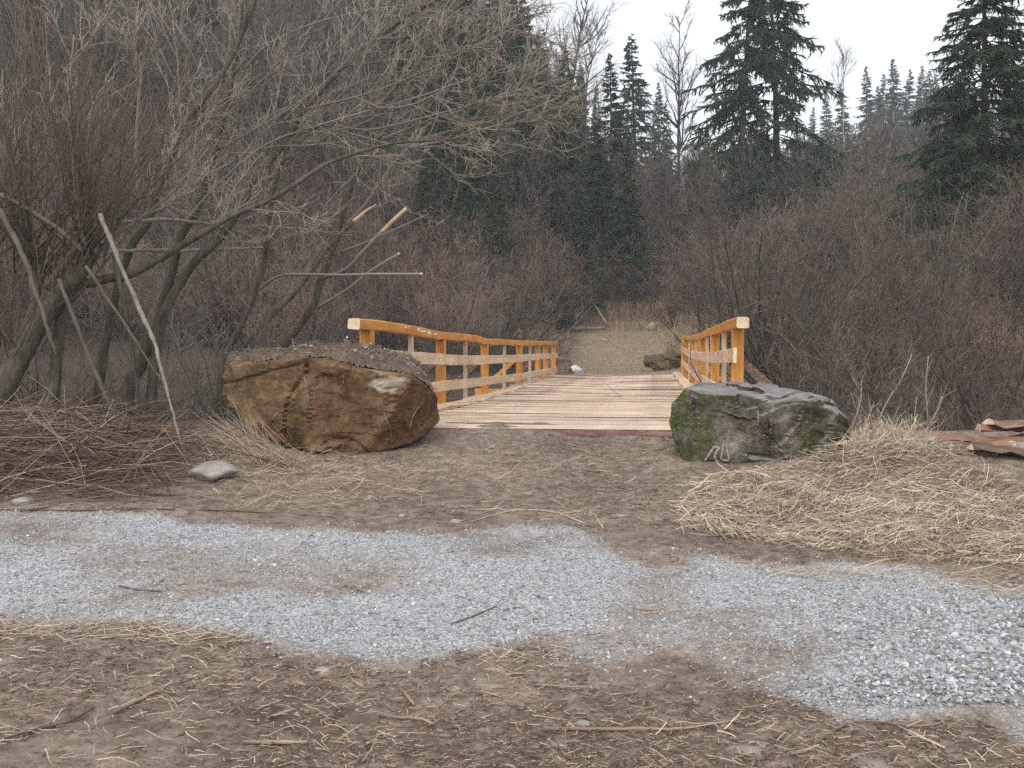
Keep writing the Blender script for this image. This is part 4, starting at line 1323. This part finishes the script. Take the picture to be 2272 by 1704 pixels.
willow("old leaning willow with thick trunk and bushy upright shoots at the left edge",
    [(zA([(-60, 1850), (40, 1640), (120, 1490), (230, 1310), (330, 1190), (400, 1090)], 10.7, 11.0), .19, .12, 1),
     (zA([(-20, 1800), (30, 1600), (130, 1380), (160, 1200), (130, 1050)], 10.9, 10.8), .13, .06, 1),
     (zA([(280, 1310), (420, 1215), (560, 1185), (700, 1110), (870, 1010), (1000, 935), (1190, 850), (1390, 720), (1500, 675), (1700, 620), (1980, 600)], 11.0, 12.6), .095, .018, .45)],
    [(zA([(400, 1120), (500, 1020), (650, 910), (760, 810), (900, 640)], 11.0, 11.5), .028, .006, .1),
     (zA([(0, 840), (110, 900), (250, 990), (360, 1090)], 10.4, 10.9), .026, .03, 1),
     (zA([(380, 1100), (330, 900), (310, 600), (300, 380), (320, 150)], 10.9, 10.7), .035, .008, .2),
     (zA([(150, 1180), (60, 900), (20, 600), (10, 300)], 10.8, 10.6), .035, .012, .2)],
    710, .8,
    [(zA([(390, 1100), (390, 1100)], 10.95, 10.95)[0], 42, 3.0, .08, .42), (zA([(250, 1260), (250, 1260)], 10.9, 10.9)[0], 14, 2.6, -.1, .5), (zA([(140, 1150), (140, 1150)], 10.8, 10.8)[0], 34, 3.2, .0, .5),
     (zA([(-120, 1100), (-120, 1100)], 10.6, 10.6)[0], 30, 3.2, .2, .45), (zA([(20, 1500), (20, 1500)], 10.7, 10.7)[0], 16, 1.6, .1, .7)])
willow("grey multi-stemmed willow whose limbs arch over toward the orange railing",
    [(zA([(560, 1660), (600, 1590), (640, 1480), (690, 1370), (740, 1180), (790, 1000), (840, 930), (910, 720), (970, 480), (1010, 290), (1040, 60), (1060, -150)], 12.2, 12.8), .13, .035, .45),
     (zA([(430, 1640), (480, 1350), (560, 1080), (640, 960), (680, 830), (760, 620), (790, 540), (870, 440), (960, 320), (1050, 130), (1120, -60), (1180, -250)], 11.8, 12.3), .085, .04, .4),
     (zA([(690, 1420), (820, 1160), (940, 1040), (1020, 930), (1110, 770), (1240, 600), (1310, 480), (1480, 290), (1620, 170), (1730, 90), (1900, -10), (2100, -130)], 12.3, 13.4), .09, .03, .35)],
    [(zA([(800, 960), (900, 840), (1060, 690), (1200, 600), (1480, 510), (1800, 420), (2000, 350), (2200, 290)], 12.4, 13.2), .034, .007, .25),
     (zA([(1280, 520), (1400, 540), (1560, 590), (1750, 630), (1950, 600), (2150, 540), (2330, 520)], 12.8, 13.3), .018, .005, .2),
     (zA([(1240, 610), (1400, 540), (1600, 560), (1900, 490), (2150, 420), (2300, 415), (2420, 450)], 12.8, 13.4), .022, .006, .2),
     (zA([(940, 650), (1100, 560), (1250, 470), (1420, 340), (1550, 210)], 12.6, 12.9), .016, .005, .1),
     (zA([(1050, 300), (1150, 200), (1330, 110), (1560, 50), (1750, 20)], 12.8, 13.2), .018, .006, .1),
     (zA([(790, 545), (775, 400), (760, 200), (700, 80), (640, 0)], 12.2, 12.0), .018, .006, .1),
     (zA([(600, 860), (590, 640), (600, 430), (610, 300), (560, 180), (470, 100)], 12.6, 12.5), .05, .008, .4),
     (zA([(1480, 290), (1700, 260), (1950, 230), (2150, 110)], 12.9, 13.5), .018, .006, .1),
     (zA([(1620, 170), (1800, 150), (2000, 60), (2250, 20)], 13.0, 13.6), .018, .006, .1),
     (zA([(1330, 470), (1600, 400), (1850, 300), (2100, 180), (2300, 80)], 12.8, 13.5), .018, .006, .1),
     (zA([(1650, 600), (1850, 520), (2100, 440), (2300, 330), (2460, 260)], 13.0, 13.6), .014, .005, .1)],
    730, 1.6)
willow("slim willow stem rising behind the brown boulder",
    [(zA([(960, 1600), (1000, 1480), (1060, 1370), (1130, 1180), (1160, 1000), (1190, 800), (1250, 620), (1330, 420), (1400, 180), (1440, -60)], 13.0, 13.4), .075, .02, .45)],
    [(zA([(1120, 1250), (1200, 1195), (1300, 1185), (1450, 1188), (1600, 1184), (1815, 1183)], 13.0, 12.6), .024, .013, 1)],
    750, .55, None,
    [(zA([(1815, 1183), (1825, 1183)], 12.6, 12.6), .014, .013)])
willow("storm-broken willow with split pale branch ends beside the railing",
    [(zA([(1190, 1600), (1230, 1490), (1340, 1340), (1390, 1200), (1440, 1060), (1480, 920), (1530, 770), (1590, 640), (1650, 450), (1700, 300), (1750, 130), (1810, -60)], 13.6, 14.2), .10, .035, .55),
     (zA([(980, 1590), (1020, 1540), (1120, 1420), (1280, 1260), (1420, 1070), (1530, 955)], 13.2, 13.5), .05, .035, 1)],
    [(zA([(1470, 1090), (1620, 1030), (1740, 975), (1850, 925)], 13.6, 13.3), .022, .007, 1),
     (zA([(1370, 1330), (1500, 1250), (1600, 1170), (1718, 1098)], 13.6, 13.3), .022, .014, 1),
     (zA([(1500, 970), (1580, 880), (1640, 790), (1740, 660), (1830, 600), (1960, 560)], 13.5, 13.8), .03, .008, .4),
     (zA([(1400, 1200), (1500, 1160), (1570, 1085), (1650, 1000)], 13.7, 13.2), .03, .026, 1),
     (zA([(1545, 930), (1660, 880), (1730, 855)], 13.5, 13.4), .013, .005, .3)],
    770, .8, None,
    [(zA([(1528, 957), (1580, 912), (1625, 884)], 13.5, 13.4), .030, .008), (zA([(1648, 1002), (1700, 950), (1755, 900)], 13.2, 13.1), .024, .022),
     (zA([(1718, 1098), (1727, 1093)], 13.3, 13.3), .016, .014)])

# ------------------------------------------------------------------ poles and snapped branches
def stick(name, pts, rad, mat, label, cat, k=7, per=6, group=None):
    p = smooth_line(np.array(pts), per)
    r = np.interp(np.linspace(0, 1, len(p)), np.linspace(0, 1, len(rad)), rad)
    gj = rgn(int(abs(p[0][1] * 1313)))
    p = p + gj.normal(0, .16, p.shape) * r[:, None]
    r = r * (1 + gj.normal(0, .12, len(r)))
    v, f, a = tube(p, r, k, .1, .9)
    v[:len(p) * k] += (rgn(int(abs(p[0][0] * 997))).normal(0, .06, (len(p) * k, 1))) * np.repeat(r, k)[:, None]
    base = p[np.argmin(p[:, 2])]
    return tag(obj(name, mesh(name, v - base, f, {"t": a}, True, [mat]), None, base), label, cat, group)
zB = lambda L_, y0, y1: [P(x, y, y0 + (y1 - y0) * i / (len(L_) - 1)) for i, (x, y) in enumerate(L_)]
stick("dead_pole", zB([(222, 476), (262, 575), (312, 690), (345, 765), (352, 800), (375, 880), (395, 960), (420, 1032)], 9.9, 8.75), [.022, .020, .017, .012, .008], M_PALEBARK, "pale peeled pole leaning from the brush up against the willow", "pole")
stick("dead_pole", zB([(0, 467), (55, 577), (90, 680), (125, 790)], 10.3, 10.0), [.03, .024, .018], M_GREYPOLE, "grey dead pole leaning at the left edge before the thick trunk", "pole")
stick("dead_pole", zB([(130, 620), (185, 760), (235, 880), (265, 945)], 10.2, 9.8), [.018, .022, .018], M_GREYPOLE, "brown dead pole between the thick trunk and the pale peeled pole", "pole")
stick("dead_pole", zB([(250, 560), (280, 700), (300, 820), (312, 930)], 10.6, 10.4), [.026, .022, .016], M_DBARK, "dark straight pole right behind the pale peeled pole", "pole")
stick("dead_pole", zB([(190, 590), (270, 710), (335, 810), (400, 900)], 10.4, 10.4), [.018, .014, .008], M_GREYPOLE, "thin slanting pole crossing behind the pale peeled pole", "pole")
stick("snapped_branch", zB([(584, 549), (500, 553), (400, 556), (300, 556), (240, 560), (205, 580)], 13.1, 11.0), [.016, .020, .024], M_PALEBARK, "lower snapped branch hanging level between the willow stems", "branch")
stick("snapped_branch", zB([(566, 529), (500, 506), (420, 491), (340, 488), (232, 497)], 13.1, 11.0), [.013, .020, .024], M_PALEBARK, "upper snapped branch bowed between the willow stems", "branch")
stick("fallen_log", [np.array(fb(1215, 735, 46)) + [0, 0, .12], np.array(fb(1270, 735, 46.6)) + [0, 0, .16], np.array(fb(1342, 735, 47.2)) + [0, 0, .2]], [.12, .11, .06], M_PALEBARK, "silvery fallen log lying across the top of the far path", "log")
stick("fallen_tree", zB([(1255, 565), (1290, 630), (1320, 680), (1350, 722)], 54, 49), [.02, .04, .07], M_PALEBARK, "thin pale fallen trunk slanting down into the hollow", "trunk")

# ------------------------------------------------------------------ ground cover
def lying(pos, az, pitch, ln, rad, g, nseg=2, wig=.1, bend=(0, 0, -.03), taper=.7, att=None, k=3):
    d = np.stack([np.cos(az) * np.cos(pitch), np.sin(az) * np.cos(pitch), np.sin(pitch)], 1)
    p = grow(pos - d * (ln / 2)[:, None], d, ln, nseg, wig, bend, g)
    r = rad[:, None] * np.linspace(1, taper, nseg + 1)[None]
    a = np.repeat((att if att is not None else g.random(len(pos)))[:, None], nseg + 1, 1)
    return polys(p, r, a, k)
def rand_in(poly, n, g):
    poly = np.array(poly); lo, hi = poly.min(0), poly.max(0)
    X_, Y_ = [], []
    c = 0
    while c < n:
        x = g.uniform(lo[0], hi[0], n * 2); y = g.uniform(lo[1], hi[1], n * 2)
        k = inpoly(x, y, poly); X_.append(x[k]); Y_.append(y[k]); c += k.sum()
    return np.concatenate(X_)[:n], np.concatenate(Y_)[:n]
g = rgn(611)
# crushed stone
cube = np.array([[-1, -1, -1], [1, -1, -1], [1, 1, -1], [-1, 1, -1], [-1, -1, 1], [1, -1, 1], [1, 1, 1], [-1, 1, 1]]) * .58
cf = np.array([[0, 3, 2, 1], [4, 5, 6, 7], [0, 1, 5, 4], [1, 2, 6, 5], [2, 3, 7, 6], [3, 0, 4, 7]])
def stones(x, y, size, att, g):
    n = len(x)
    v = cube[None] * (1 + g.normal(0, .22, (n, 8, 3)))
    v = v * np.stack([g.uniform(.7, 1.3, n), g.uniform(.7, 1.2, n), g.uniform(.45, .8, n)], 1)[:, None]
    a = g.uniform(0, 6.28, n); ca, sa = np.cos(a), np.sin(a); b = g.normal(0, .5, n); cb, sb = np.cos(b), np.sin(b)
    x1 = v[..., 0] * cb[:, None] + v[..., 2] * sb[:, None]; z1 = -v[..., 0] * sb[:, None] + v[..., 2] * cb[:, None]
    v = np.stack([x1 * ca[:, None] - v[..., 1] * sa[:, None], x1 * sa[:, None] + v[..., 1] * ca[:, None], z1], -1) * (size / 2)[:, None, None]
    z = H(x, y) + .006 + size * .12
    v = v + np.stack([x, y, z], 1)[:, None]
    f = (cf[None] + (np.arange(n) * 8)[:, None, None]).reshape(-1, 4)
    return v.reshape(-1, 3), [f], np.repeat(att, 8)
n = 150000
x = g.uniform(-4.4, 4.4, n); y = 4.2 + 4.1 * g.random(n) ** 1.1
kx = np.abs(x) < y * .56
x, y = x[kx], y[kx]
m = gravel_mask(x + g.normal(0, .09, len(x)), y + g.normal(0, .09, len(x)))
keep = g.random(len(x)) < np.clip(m, .02, 1) * .75 * np.clip(1.25 - .07 * y, .5, 1)
x, y, m = x[keep], y[keep], m[keep]
big = np.clip((x - 1.2) / 1.2, 0, 1) * np.clip((6.0 - y) / 1.0, 0, 1)
size = (.006 + .012 * g.random(len(x)) ** 1.8) * (1 + big * 1.1) * np.where(g.random(len(x)) < .03, 1.9, 1)
v, f, a = stones(x, y, size, np.where(g.random(len(x)) < .96, g.random(len(x)) * .9, 1.0), g)
tag(obj("gravel", mesh("gravel", v, f, {"t": a}, False, [M_STONES])), "loose grey crushed gravel scattered over the track", "gravel", None, "stuff")
print("gravel stones", len(x))

# straw and bark bits trodden into the soil
n = 70000
y = 3.4 + 7.2 * g.random(n) ** 1.5; x = g.uniform(-.56, .56, n) * y
m = gravel_mask(x, y)
dn = fbm(x * 1.3 + 5, y * 1.3 + 5, 71)
keep = g.random(n) < np.where(m > .35, .05, np.clip(.25 + (dn - .35) * 3, .12, 1))
x, y = x[keep], y[keep]
n = len(x)
ln = g.uniform(.008, .055, n) * np.where(g.random(n) < .05, 2.4, 1)
v, f, a = lying(np.stack([x, y, H(x, y) + .006 + .006 * g.random(n)], 1), g.normal(0, 1.0, n), g.normal(0, .16, n), ln, g.uniform(.0007, .0022, n) * (1 + .04 * y), g, 1, .12, (0, 0, 0), .7, g.random(n) ** 1.5)
tag(obj("straw_litter", mesh("straw_litter", v, f, {"t": a}, False, [M_CHIPS])), "small straw and bark bits strewn over the trodden soil", "litter", None, "stuff")

# straw heap beside the mossy boulder
STRAW = gpoly([(1560, 1062), (1700, 1052), (1860, 1010), (1900, 985), (2050, 1000), (2272, 1085), (2600, 1120), (2600, 1290), (2272, 1262), (2050, 1245), (1880, 1230), (1700, 1205), (1520, 1185), (1500, 1130)])
x, y = rand_in(STRAW, 11000, g)
n = len(x)
cl = fbm(x * 2.2, y * 2.2, 88)
hp = .02 + .16 * np.exp(-((x - 3.2) / .65) ** 2 - ((y - 9.05) / .45) ** 2) + .16 * np.clip(cl - .36, 0, 1)
lay = g.random(n)
az0 = (fbm(x * 1.5 + 4, y * 1.5 + 9, 91) - .47) * 7.0
v, f, a = lying(np.stack([x, y, H(x, y) + .008 + hp * lay], 1), az0 + g.normal(0, .6, n), g.normal(0, .22, n), g.uniform(.06, .24, n) * np.where(g.random(n) < .12, 2.2, 1), g.uniform(.0012, .0032, n) * np.where(g.random(n) < .1, 1.7, 1), g, 4, .16, (0, 0, -.04), .6,
                np.clip(.12 + .6 * lay + g.normal(0, .22, n), 0, 1))
x, y = rand_in(gpoly([(1880, 985), (1950, 960), (2060, 975), (2080, 1010), (1900, 1030)]), 420, g)
v2 = lying(np.stack([x, y, H(x, y) + .12], 1), g.uniform(0, 6.28, 420), g.uniform(.3, 1.2, 420), g.uniform(.2, .5, 420), g.uniform(.0015, .0035, 420), g, 3, .12, (0, 0, -.1), .5)
v, f, a = cat_geo([(v, f, a), v2])
tag(obj("straw", mesh("straw", v, f, {"t": a}, False, [M_STRAW])), "heap of pale dry straw and reeds beside the mossy boulder", "straw", None, "stuff")

# thin straw elsewhere: round the boulders, along the gravel edge, lower left
parts = []
for pp, n, L0, L1, azm in [([(930, 1000), (1480, 990), (1560, 1080), (1500, 1160), (1000, 1140), (700, 1060)], 900, .05, .22, .9), ([(560, 990), (780, 1010), (950, 1050), (900, 1110), (640, 1140), (460, 1120)], 1100, .08, .4, .9),
                           ([(0, 1375), (330, 1390), (560, 1425), (560, 1450), (200, 1430), (0, 1420)], 260, .05, .28, .5), ([(0, 1400), (400, 1440), (800, 1490), (900, 1704), (0, 1704)], 330, .03, .16, .9),
                           ([(1060, 1440), (1250, 1430), (1260, 1480), (1080, 1500)], 130, .03, .12, .9), ([(1600, 1240), (2272, 1290), (2272, 1330), (1700, 1270)], 160, .1, .4, .4),
                           ([(1450, 1600), (2272, 1650), (2272, 1704), (1400, 1704)], 120, .03, .14, .9), ([(430, 960), (600, 960), (640, 1060), (440, 1080)], 500, .1, .45, .7)]:
    x, y = rand_in(gpoly(pp), n, g)
    parts.append(lying(np.stack([x, y, H(x, y) + .012 + .02 * g.random(n)], 1), g.normal(0, azm, n), g.normal(0, .13, n), g.uniform(L0, L1, n) * .8, g.uniform(.001, .0025, n), g, 4, .17, (0, 0, -.01), .6, np.clip(g.normal(.38, .28, n), 0, 1)))
v, f, a = cat_geo(parts)
tag(obj("loose_straw", mesh("loose_straw", v, f, {"t": a}, False, [M_STRAW])), "thin scattered dry straw on the soil around the boulders", "straw", None, "stuff")

# cut brushwood on the left bank
BRUSH = gpoly([(-500, 960), (0, 945), (250, 950), (430, 985), (480, 1060), (420, 1110), (200, 1118), (0, 1120), (-500, 1130)])
x, y = rand_in(BRUSH, 1900, g)
n = len(x)
lay = g.random(n)
v, f, a = lying(np.stack([x, y, H(x, y) + .02 + .15 * lay * np.clip((y - 8.1) / .6, .1, 1)], 1), g.normal(.05, .45, n), g.normal(.02, .16, n), g.uniform(.3, 1.5, n), g.uniform(.002, .007, n), g, 5, .10, (0, 0, -.02), .5,
                np.clip(.1 + .6 * lay * g.random(n) + g.normal(0, .15, n), 0, 1))
i_ = g.choice(len(x), 500)
u2 = lying(np.stack([x[i_], y[i_], H(x[i_], y[i_]) + .2], 1), g.uniform(0, 6.28, 500), g.uniform(.1, 1.1, 500), g.uniform(.3, .9, 500), g.uniform(.002, .005, 500), g, 4, .09, (0, 0, -.05), .5)
v, f, a = cat_geo([(v, f, a), u2])
tag(obj("cut_brushwood", mesh("cut_brushwood", v, f, {"t": a}, False, [M_CHIPS])), "tangle of cut brown brushwood lying along the left bank", "brushwood", None, "stuff")

# roots and grit in the soil on the brown boulder
i_ = g.integers(0, len(SOILPTS), 1500); p = SOILPTS[i_] + g.normal(0, .012, (1500, 3)) + [0, 0, .006]
q = lying(p, g.uniform(0, 6.28, 1500), g.normal(0, .35, 1500), g.uniform(.03, .16, 1500), g.uniform(.0016, .004, 1500), g, 3, .2, (0, 0, -.05), .6, g.random(1500) ** 1.2 * .9)
soil_bits = mesh("root_bits", q[0], q[1], {"t": q[2]}, False, [M_CHIPS])
tag(obj("root_bits", soil_bits, soil), kind="stuff")
i_ = g.integers(0, len(SOILPTS), 170); p = SOILPTS[i_]
k_ = p[:, 0] > -2.1; p = p[k_]
sv_, sf_, sa_ = stones(p[:, 0], p[:, 1], g.uniform(.012, .045, len(p)), g.random(len(p)) * .75, g)
sv_[:, 2] += np.repeat(p[:, 2] - (H(p[:, 0], p[:, 1])) + .002, 8)
tag(obj("grit", mesh("grit", sv_, sf_, {"t": sa_}, False, [M_STONES]), soil), kind="stuff")

# grass on the far path and bank
x, y = rand_in([(.6, 33), (7.6, 33), (9.4, 52), (1.2, 52)], 16000, g)
n = len(x)
v, f, a = lying(np.stack([x, y, H(x, y) + .05], 1), g.uniform(0, 6.28, n), g.uniform(.2, 1.2, n), g.uniform(.06, .18, n), g.uniform(.003, .007, n), g, 1, .1, (0, 0, 0), .3)
tag(obj("short_grass", mesh("short_grass", v, f, {"t": a}, False, [M_PATHGRASS])), "short yellowed grass on the rising path beyond the bridge", "grass", None, "stuff")
parts = []
for (px0, px1, y0, y1, n, h) in [(1350, 1470, 50, 53, 800, 1.0), (1200, 1340, 49, 53, 700, .8), (2080, 2420, 31, 38, 1800, 1.3), (1490, 1600, 44, 52, 600, 1.0), (1150, 1230, 36, 46, 600, .7), (1480, 1560, 33.5, 42, 500, .6), (1215, 1265, 35, 45, 500, .45), (1240, 1480, 47.5, 50.5, 700, .45)]:
    y = g.uniform(y0, y1, n); x = (g.uniform(px0, px1, n) - CX) / F * y
    st = np.stack([x, y, H(x, y) - .02], 1)
    d = np.stack([g.normal(0, .22, n), g.normal(0, .22, n), np.ones(n)], 1)
    p = grow(st, d, h * g.uniform(.5, 1.1, n), 3, .10, (0.02, 0, -.08), g)
    parts.append(polys(p, np.full(n, .011)[:, None] * np.array([1, .9, .7, .3])[None], np.repeat(g.random(n)[:, None], 4, 1)))
v, f, a = cat_geo(parts)
tag(obj("tall_grass", mesh("tall_grass", v, f, {"t": a}, False, [M_TALLGRASS])), "tall dry yellow grass along the far bank and above the path", "grass", None, "stuff")

# ------------------------------------------------------------------ sticks lying about
def gline(pp, dz=.012):
    return [G(a, b, dz) for a, b in pp]
for pp, rad, mat, lab, cat in [
    ([(1207, 1627), (1345, 1630), (1420, 1629), (1500, 1626), (1580, 1614), (1662, 1603)], [.010, .009, .006, .004], M_DRY, "longest peeled stick lying along the bottom of the picture", "stick"),
    ([(539, 1657), (600, 1656), (681, 1656)], [.009, .009, .007], M_DRY, "straight pale stick on the dark soil at the bottom, left of the longest stick", "stick"),
    ([(262, 1302), (300, 1312), (355, 1318)], [.004, .007, .007], M_GREYPOLE, "brown bent stick on the gravel at the left", "stick"),
    ([(882, 1529), (900, 1548), (919, 1568)], [.008, .009, .008], M_DRY, "short thick orange stick on the soil below the gravel", "stick"),
    ([(1000, 1381), (1050, 1366), (1102, 1348)], [.004, .005, .004], M_GREYPOLE, "thin dark stick slanting on the middle of the gravel", "stick"),
    ([(1405, 1350), (1440, 1353), (1474, 1350)], [.003, .006, .006], M_DRY, "short reddish stick on the dirt between the gravel patches", "stick"),
    ([(1814, 1661), (1836, 1639), (1883, 1615), (1942, 1606), (2040, 1613), (2095, 1604)], [.006, .006, .005, .004], M_DRY, "long curved twig at the lower right beside the coarse gravel", "twig"),
    ([(1985, 1610), (2040, 1632), (2096, 1660)], [.003, .008, .003], M_STRAW, "broad dry reed leaf across the curved twig", "leaf"),
    ([(1755, 1677), (1790, 1673), (1818, 1664)], [.008, .008, .006], M_DRY, "stubby red brown stick at the foot of the curved twig", "stick"),
    ([(1472, 1153), (1530, 1172), (1592, 1189), (1683, 1197)], [.010, .008, .007, .004], M_GREYPOLE, "dark stick along the lower edge of the straw heap", "stick"),
    ([(945, 1165), (1030, 1162), (1090, 1145), (1150, 1132), (1230, 1138), (1300, 1166)], [.004, .005, .005, .003], M_STRAW, "long arched straw stalk at the far gravel edge", "stalk"),
    ([(1305, 1128), (1322, 1148), (1340, 1172)], [.004, .004, .003], M_STRAW, "single straw stalk beside the flat pinkish stone", "stalk"),
    ([(843, 1598), (880, 1600), (935, 1602), (960, 1614)], [.007, .007, .008, .008], M_DRY, "knobbly stick with a bent end on the soil", "stick"),
    ([(255, 1586), (300, 1562), (352, 1534)], [.011, .012, .006], M_DRY, "thick pale bark-stripped stick on the dark soil at the lower left", "stick"),
    ([(0, 1640), (90, 1615), (160, 1602), (210, 1573)], [.006, .008, .008, .005], M_GREYPOLE, "long brown twig running in from the lower left corner", "twig"),
    ([(590, 1600), (618, 1596), (648, 1589)], [.005, .008, .008], M_DRY, "short split stick above the straight pale stick", "stick"),
    ([(642, 1530), (660, 1529), (678, 1531)], [.009, .01, .007], M_DRY, "small chunky wood chip below the near gravel edge", "chip"),
    ([(0, 1137), (150, 1138), (300, 1140), (550, 1139), (745, 1151)], [.006, .008, .008, .005], M_GREYPOLE, "long thin branch lying along the foot of the brushwood bank", "branch"),
    ([(1184, 1519), (1210, 1520), (1302, 1527)], [.006, .006, .003], M_DRY, "slim stick on the soil under the straw patch", "stick"),
    ([(1060, 1541), (1080, 1540), (1112, 1542)], [.007, .007, .004], M_DRY, "short pale stick on the soil in the bottom centre", "stick"),
    ([(1010, 1600), (1070, 1612), (1130, 1625)], [.004, .004, .003], M_GREYPOLE, "thin dark twig left of the longest peeled stick", "twig"),
    ([(1040, 1135), (1075, 1130), (1106, 1128)], [.005, .006, .005], M_STRAW, "short pale stalk above the arched straw stalk", "stalk"),
]:
    rad = [q_ * .8 for q_ in rad]
    stick(cat if cat not in ("leaf", "chip") else {"leaf": "reed_leaf", "chip": "wood_chip"}[cat], gline(pp), rad, mat, lab, cat, 6, 4)
z7 = lambda L_, y0, y1: zB([(1700 + x / 2.766, 700 + y / 2.766) for x, y in L_], y0, y1)
for L_, lab in [([(510, 740), (550, 620), (580, 520), (585, 400)], "single dry stem standing right beside the mossy boulder"),
                ([(640, 760), (700, 620), (760, 500), (830, 390), (895, 240)], "tall forked dry stem leaning over the straw heap"),
                ([(995, 660), (985, 540), (980, 420), (995, 250)], "tall dry weed stem with a seed head above the straw heap"),
                ([(650, 700), (640, 620), (645, 560)], "short dry stem at the back of the straw heap next to the boulder"),
                ([(1000, 680), (1050, 580), (1080, 500)], "dry branched stem left of the bark slabs")]:
    o = stick("dry_stem", z7(L_, 9.1, 9.15), [.008, .006, .004], M_DRY, lab, "stem", 5, 5)
    g2 = rgn(len(lab))
    p = smooth_line(np.array(z7(L_, 9.1, 9.15)), 5)
    i1, t1, p1, d1 = spawn(p[None], 7, .3, 1, .6, g2, .2)
    B = grow(p1, d1, g2.uniform(.06, .22, 7), 3, .1, (0, 0, .05), g2)
    v, f, a = polys(B, np.full(7, .0028)[:, None] * np.linspace(1, .5, 4)[None], np.repeat(np.linspace(.4, .9, 4)[None], 7, 0))
    obj("side_twig", mesh("side_twig", v - np.array(o.location), f, {"t": a}, False, [M_DRY]), o)

# bark slabs heaped at the right
def slab(px, py, Yd, L, w, th, rz, ry, mat, label, seed):
    g2 = rgn(seed)
    n = 12
    xx = np.linspace(-L / 2, L / 2, n)
    V = []
    for i in range(n):
        ww = w * (1 + g2.normal(0, .08)) * (.75 if i in (0, n - 1) else 1); zz = g2.normal(0, .008)
        ring = [(-ww / 2, -th / 2), (-ww / 4, th * .1), (0, th * .25), (ww / 4, th * .1), (ww / 2, -th / 2), (ww / 4, -th * .6), (-ww / 4, -th * .6)]
        V += [(xx[i] + g2.normal(0, .01), a + g2.normal(0, .006), b + zz + g2.normal(0, .004)) for a, b in ring]
    k = 7
    i = np.arange(k); j = (i + 1) % k
    q = np.stack([i, j, j + k, i + k], 1)
    f = (q[None] + (np.arange(n - 1) * k)[:, None, None]).reshape(-1, 4)[:, ::-1]
    caps = np.array([np.arange(k), np.arange(k)[::-1] + (n - 1) * k])
    o = obj("bark_slab", mesh("bark_slab", np.array(V), [f, caps], None, False, [mat, M_CUT], np.concatenate([np.zeros(len(f), int), [1, 1]])), None, P(px, py, Yd))
    o.rotation_euler = (0, ry, rz)
    tag(o, label, "bark slab", None, "thing")
M_BARKRED = wood_mat("red_brown_bark", (.12, .06, .04), (.26, .14, .09), (.42, .27, .19), (.15, 1, 1), .1, 0, 18)
slab(2330, 940, 9.5, 1.2, .24, .07, .1, .05, M_DARKWOOD, "grey bark slab on top of the heap at the right edge", 1)
slab(2330, 972, 9.3, 1.3, .26, .07, -.05, -.06, M_BARKRED, "orange brown bark slab under the topmost one at the right edge", 2)
slab(2170, 972, 9.45, .9, .22, .06, .15, .08, M_BARKRED, "frayed reddish bark slab reaching left toward the straw heap", 3)
slab(2310, 1005, 9.0, 1.15, .20, .08, -.22, .12, M_DARKWOOD, "dark plank with a pale sawn edge jutting from the bark heap", 4)
slab(2320, 1065, 8.7, 1.0, .24, .05, .05, .0, M_DARKWOOD, "flat weathered slab lying lowest beside the straw", 5)
slab(2215, 1040, 8.95, .55, .2, .1, .3, -.1, M_BARKRED, "short reddish bark chunk leaning below the dark plank", 7)
slab(2160, 1000, 9.2, .4, .16, .1, -.5, .1, M_DARKWOOD, "stubby dark log piece at the tip of the bark heap", 8)
slab(2250, 945, 9.6, .8, .16, .08, .3, .02, M_BARKRED, "thin ragged bark strip behind the top of the bark heap", 9)
slab(2290, 985, 9.2, .5, .18, .09, .4, .0, M_PEB, "pale grey chunk wedged between the bark slabs", 6)

# bundle of dead grass slumped against the brown boulder
n = 260
g = rgn(99)
st = np.stack([P(a, b, 8.9) for a, b in zip(g.uniform(560, 690, n), g.uniform(1010, 1075, n))])
en = np.stack([P(a, b, 9.25) for a, b in zip(g.uniform(425, 560, n), g.uniform(900, 985, n))])
d = en - st
B = grow(st, d, np.linalg.norm(d, axis=1) * g.uniform(.4, 1.1, n), 5, .07, (0, 0, -.01), g)
v, f, a = polys(B, g.uniform(.0012, .0034, n)[:, None] * np.linspace(1, .4, 6)[None], np.repeat(np.clip(g.normal(.45, .25, n), 0, 1)[:, None], 6, 1))
tag(obj("dead_grass", mesh("dead_grass", v, f, {"t": a}, False, [M_STRAW])), "slumped bundle of grey dead grass against the brown boulder", "grass", None, "stuff")

# ------------------------------------------------------------------ the air
def haze(density):
    x0, x1, y0, y1, z0, z1 = -181.0, 181.0, -41.0, 231.5, -6.0, 125.0
    bm = bmesh.new()
    bmesh.ops.create_cube(bm, size=1)
    for v in bm.verts:
        v.co = ((x0 + x1) / 2 + v.co.x * (x1 - x0), (y0 + y1) / 2 + v.co.y * (y1 - y0), (z0 + z1) / 2 + v.co.z * (z1 - z0))
    m = bpy.data.materials.new("damp_air"); m.use_nodes = True
    t = m.node_tree; t.nodes.clear()
    o_ = t.nodes.new("ShaderNodeOutputMaterial"); pv = t.nodes.new("ShaderNodeVolumePrincipled")
    pv.inputs["Color"].default_value = (.90, .95, 1.0, 1)
    pv.inputs["Density"].default_value = density
    pv.inputs["Anisotropy"].default_value = 0.0
    t.links.new(pv.outputs[0], o_.inputs["Volume"])
    o = bm_obj("haze", bm, [m], None)
    tag(o, "thin bluish damp haze veiling the far slopes", "haze", None, "stuff")
haze(.0008)
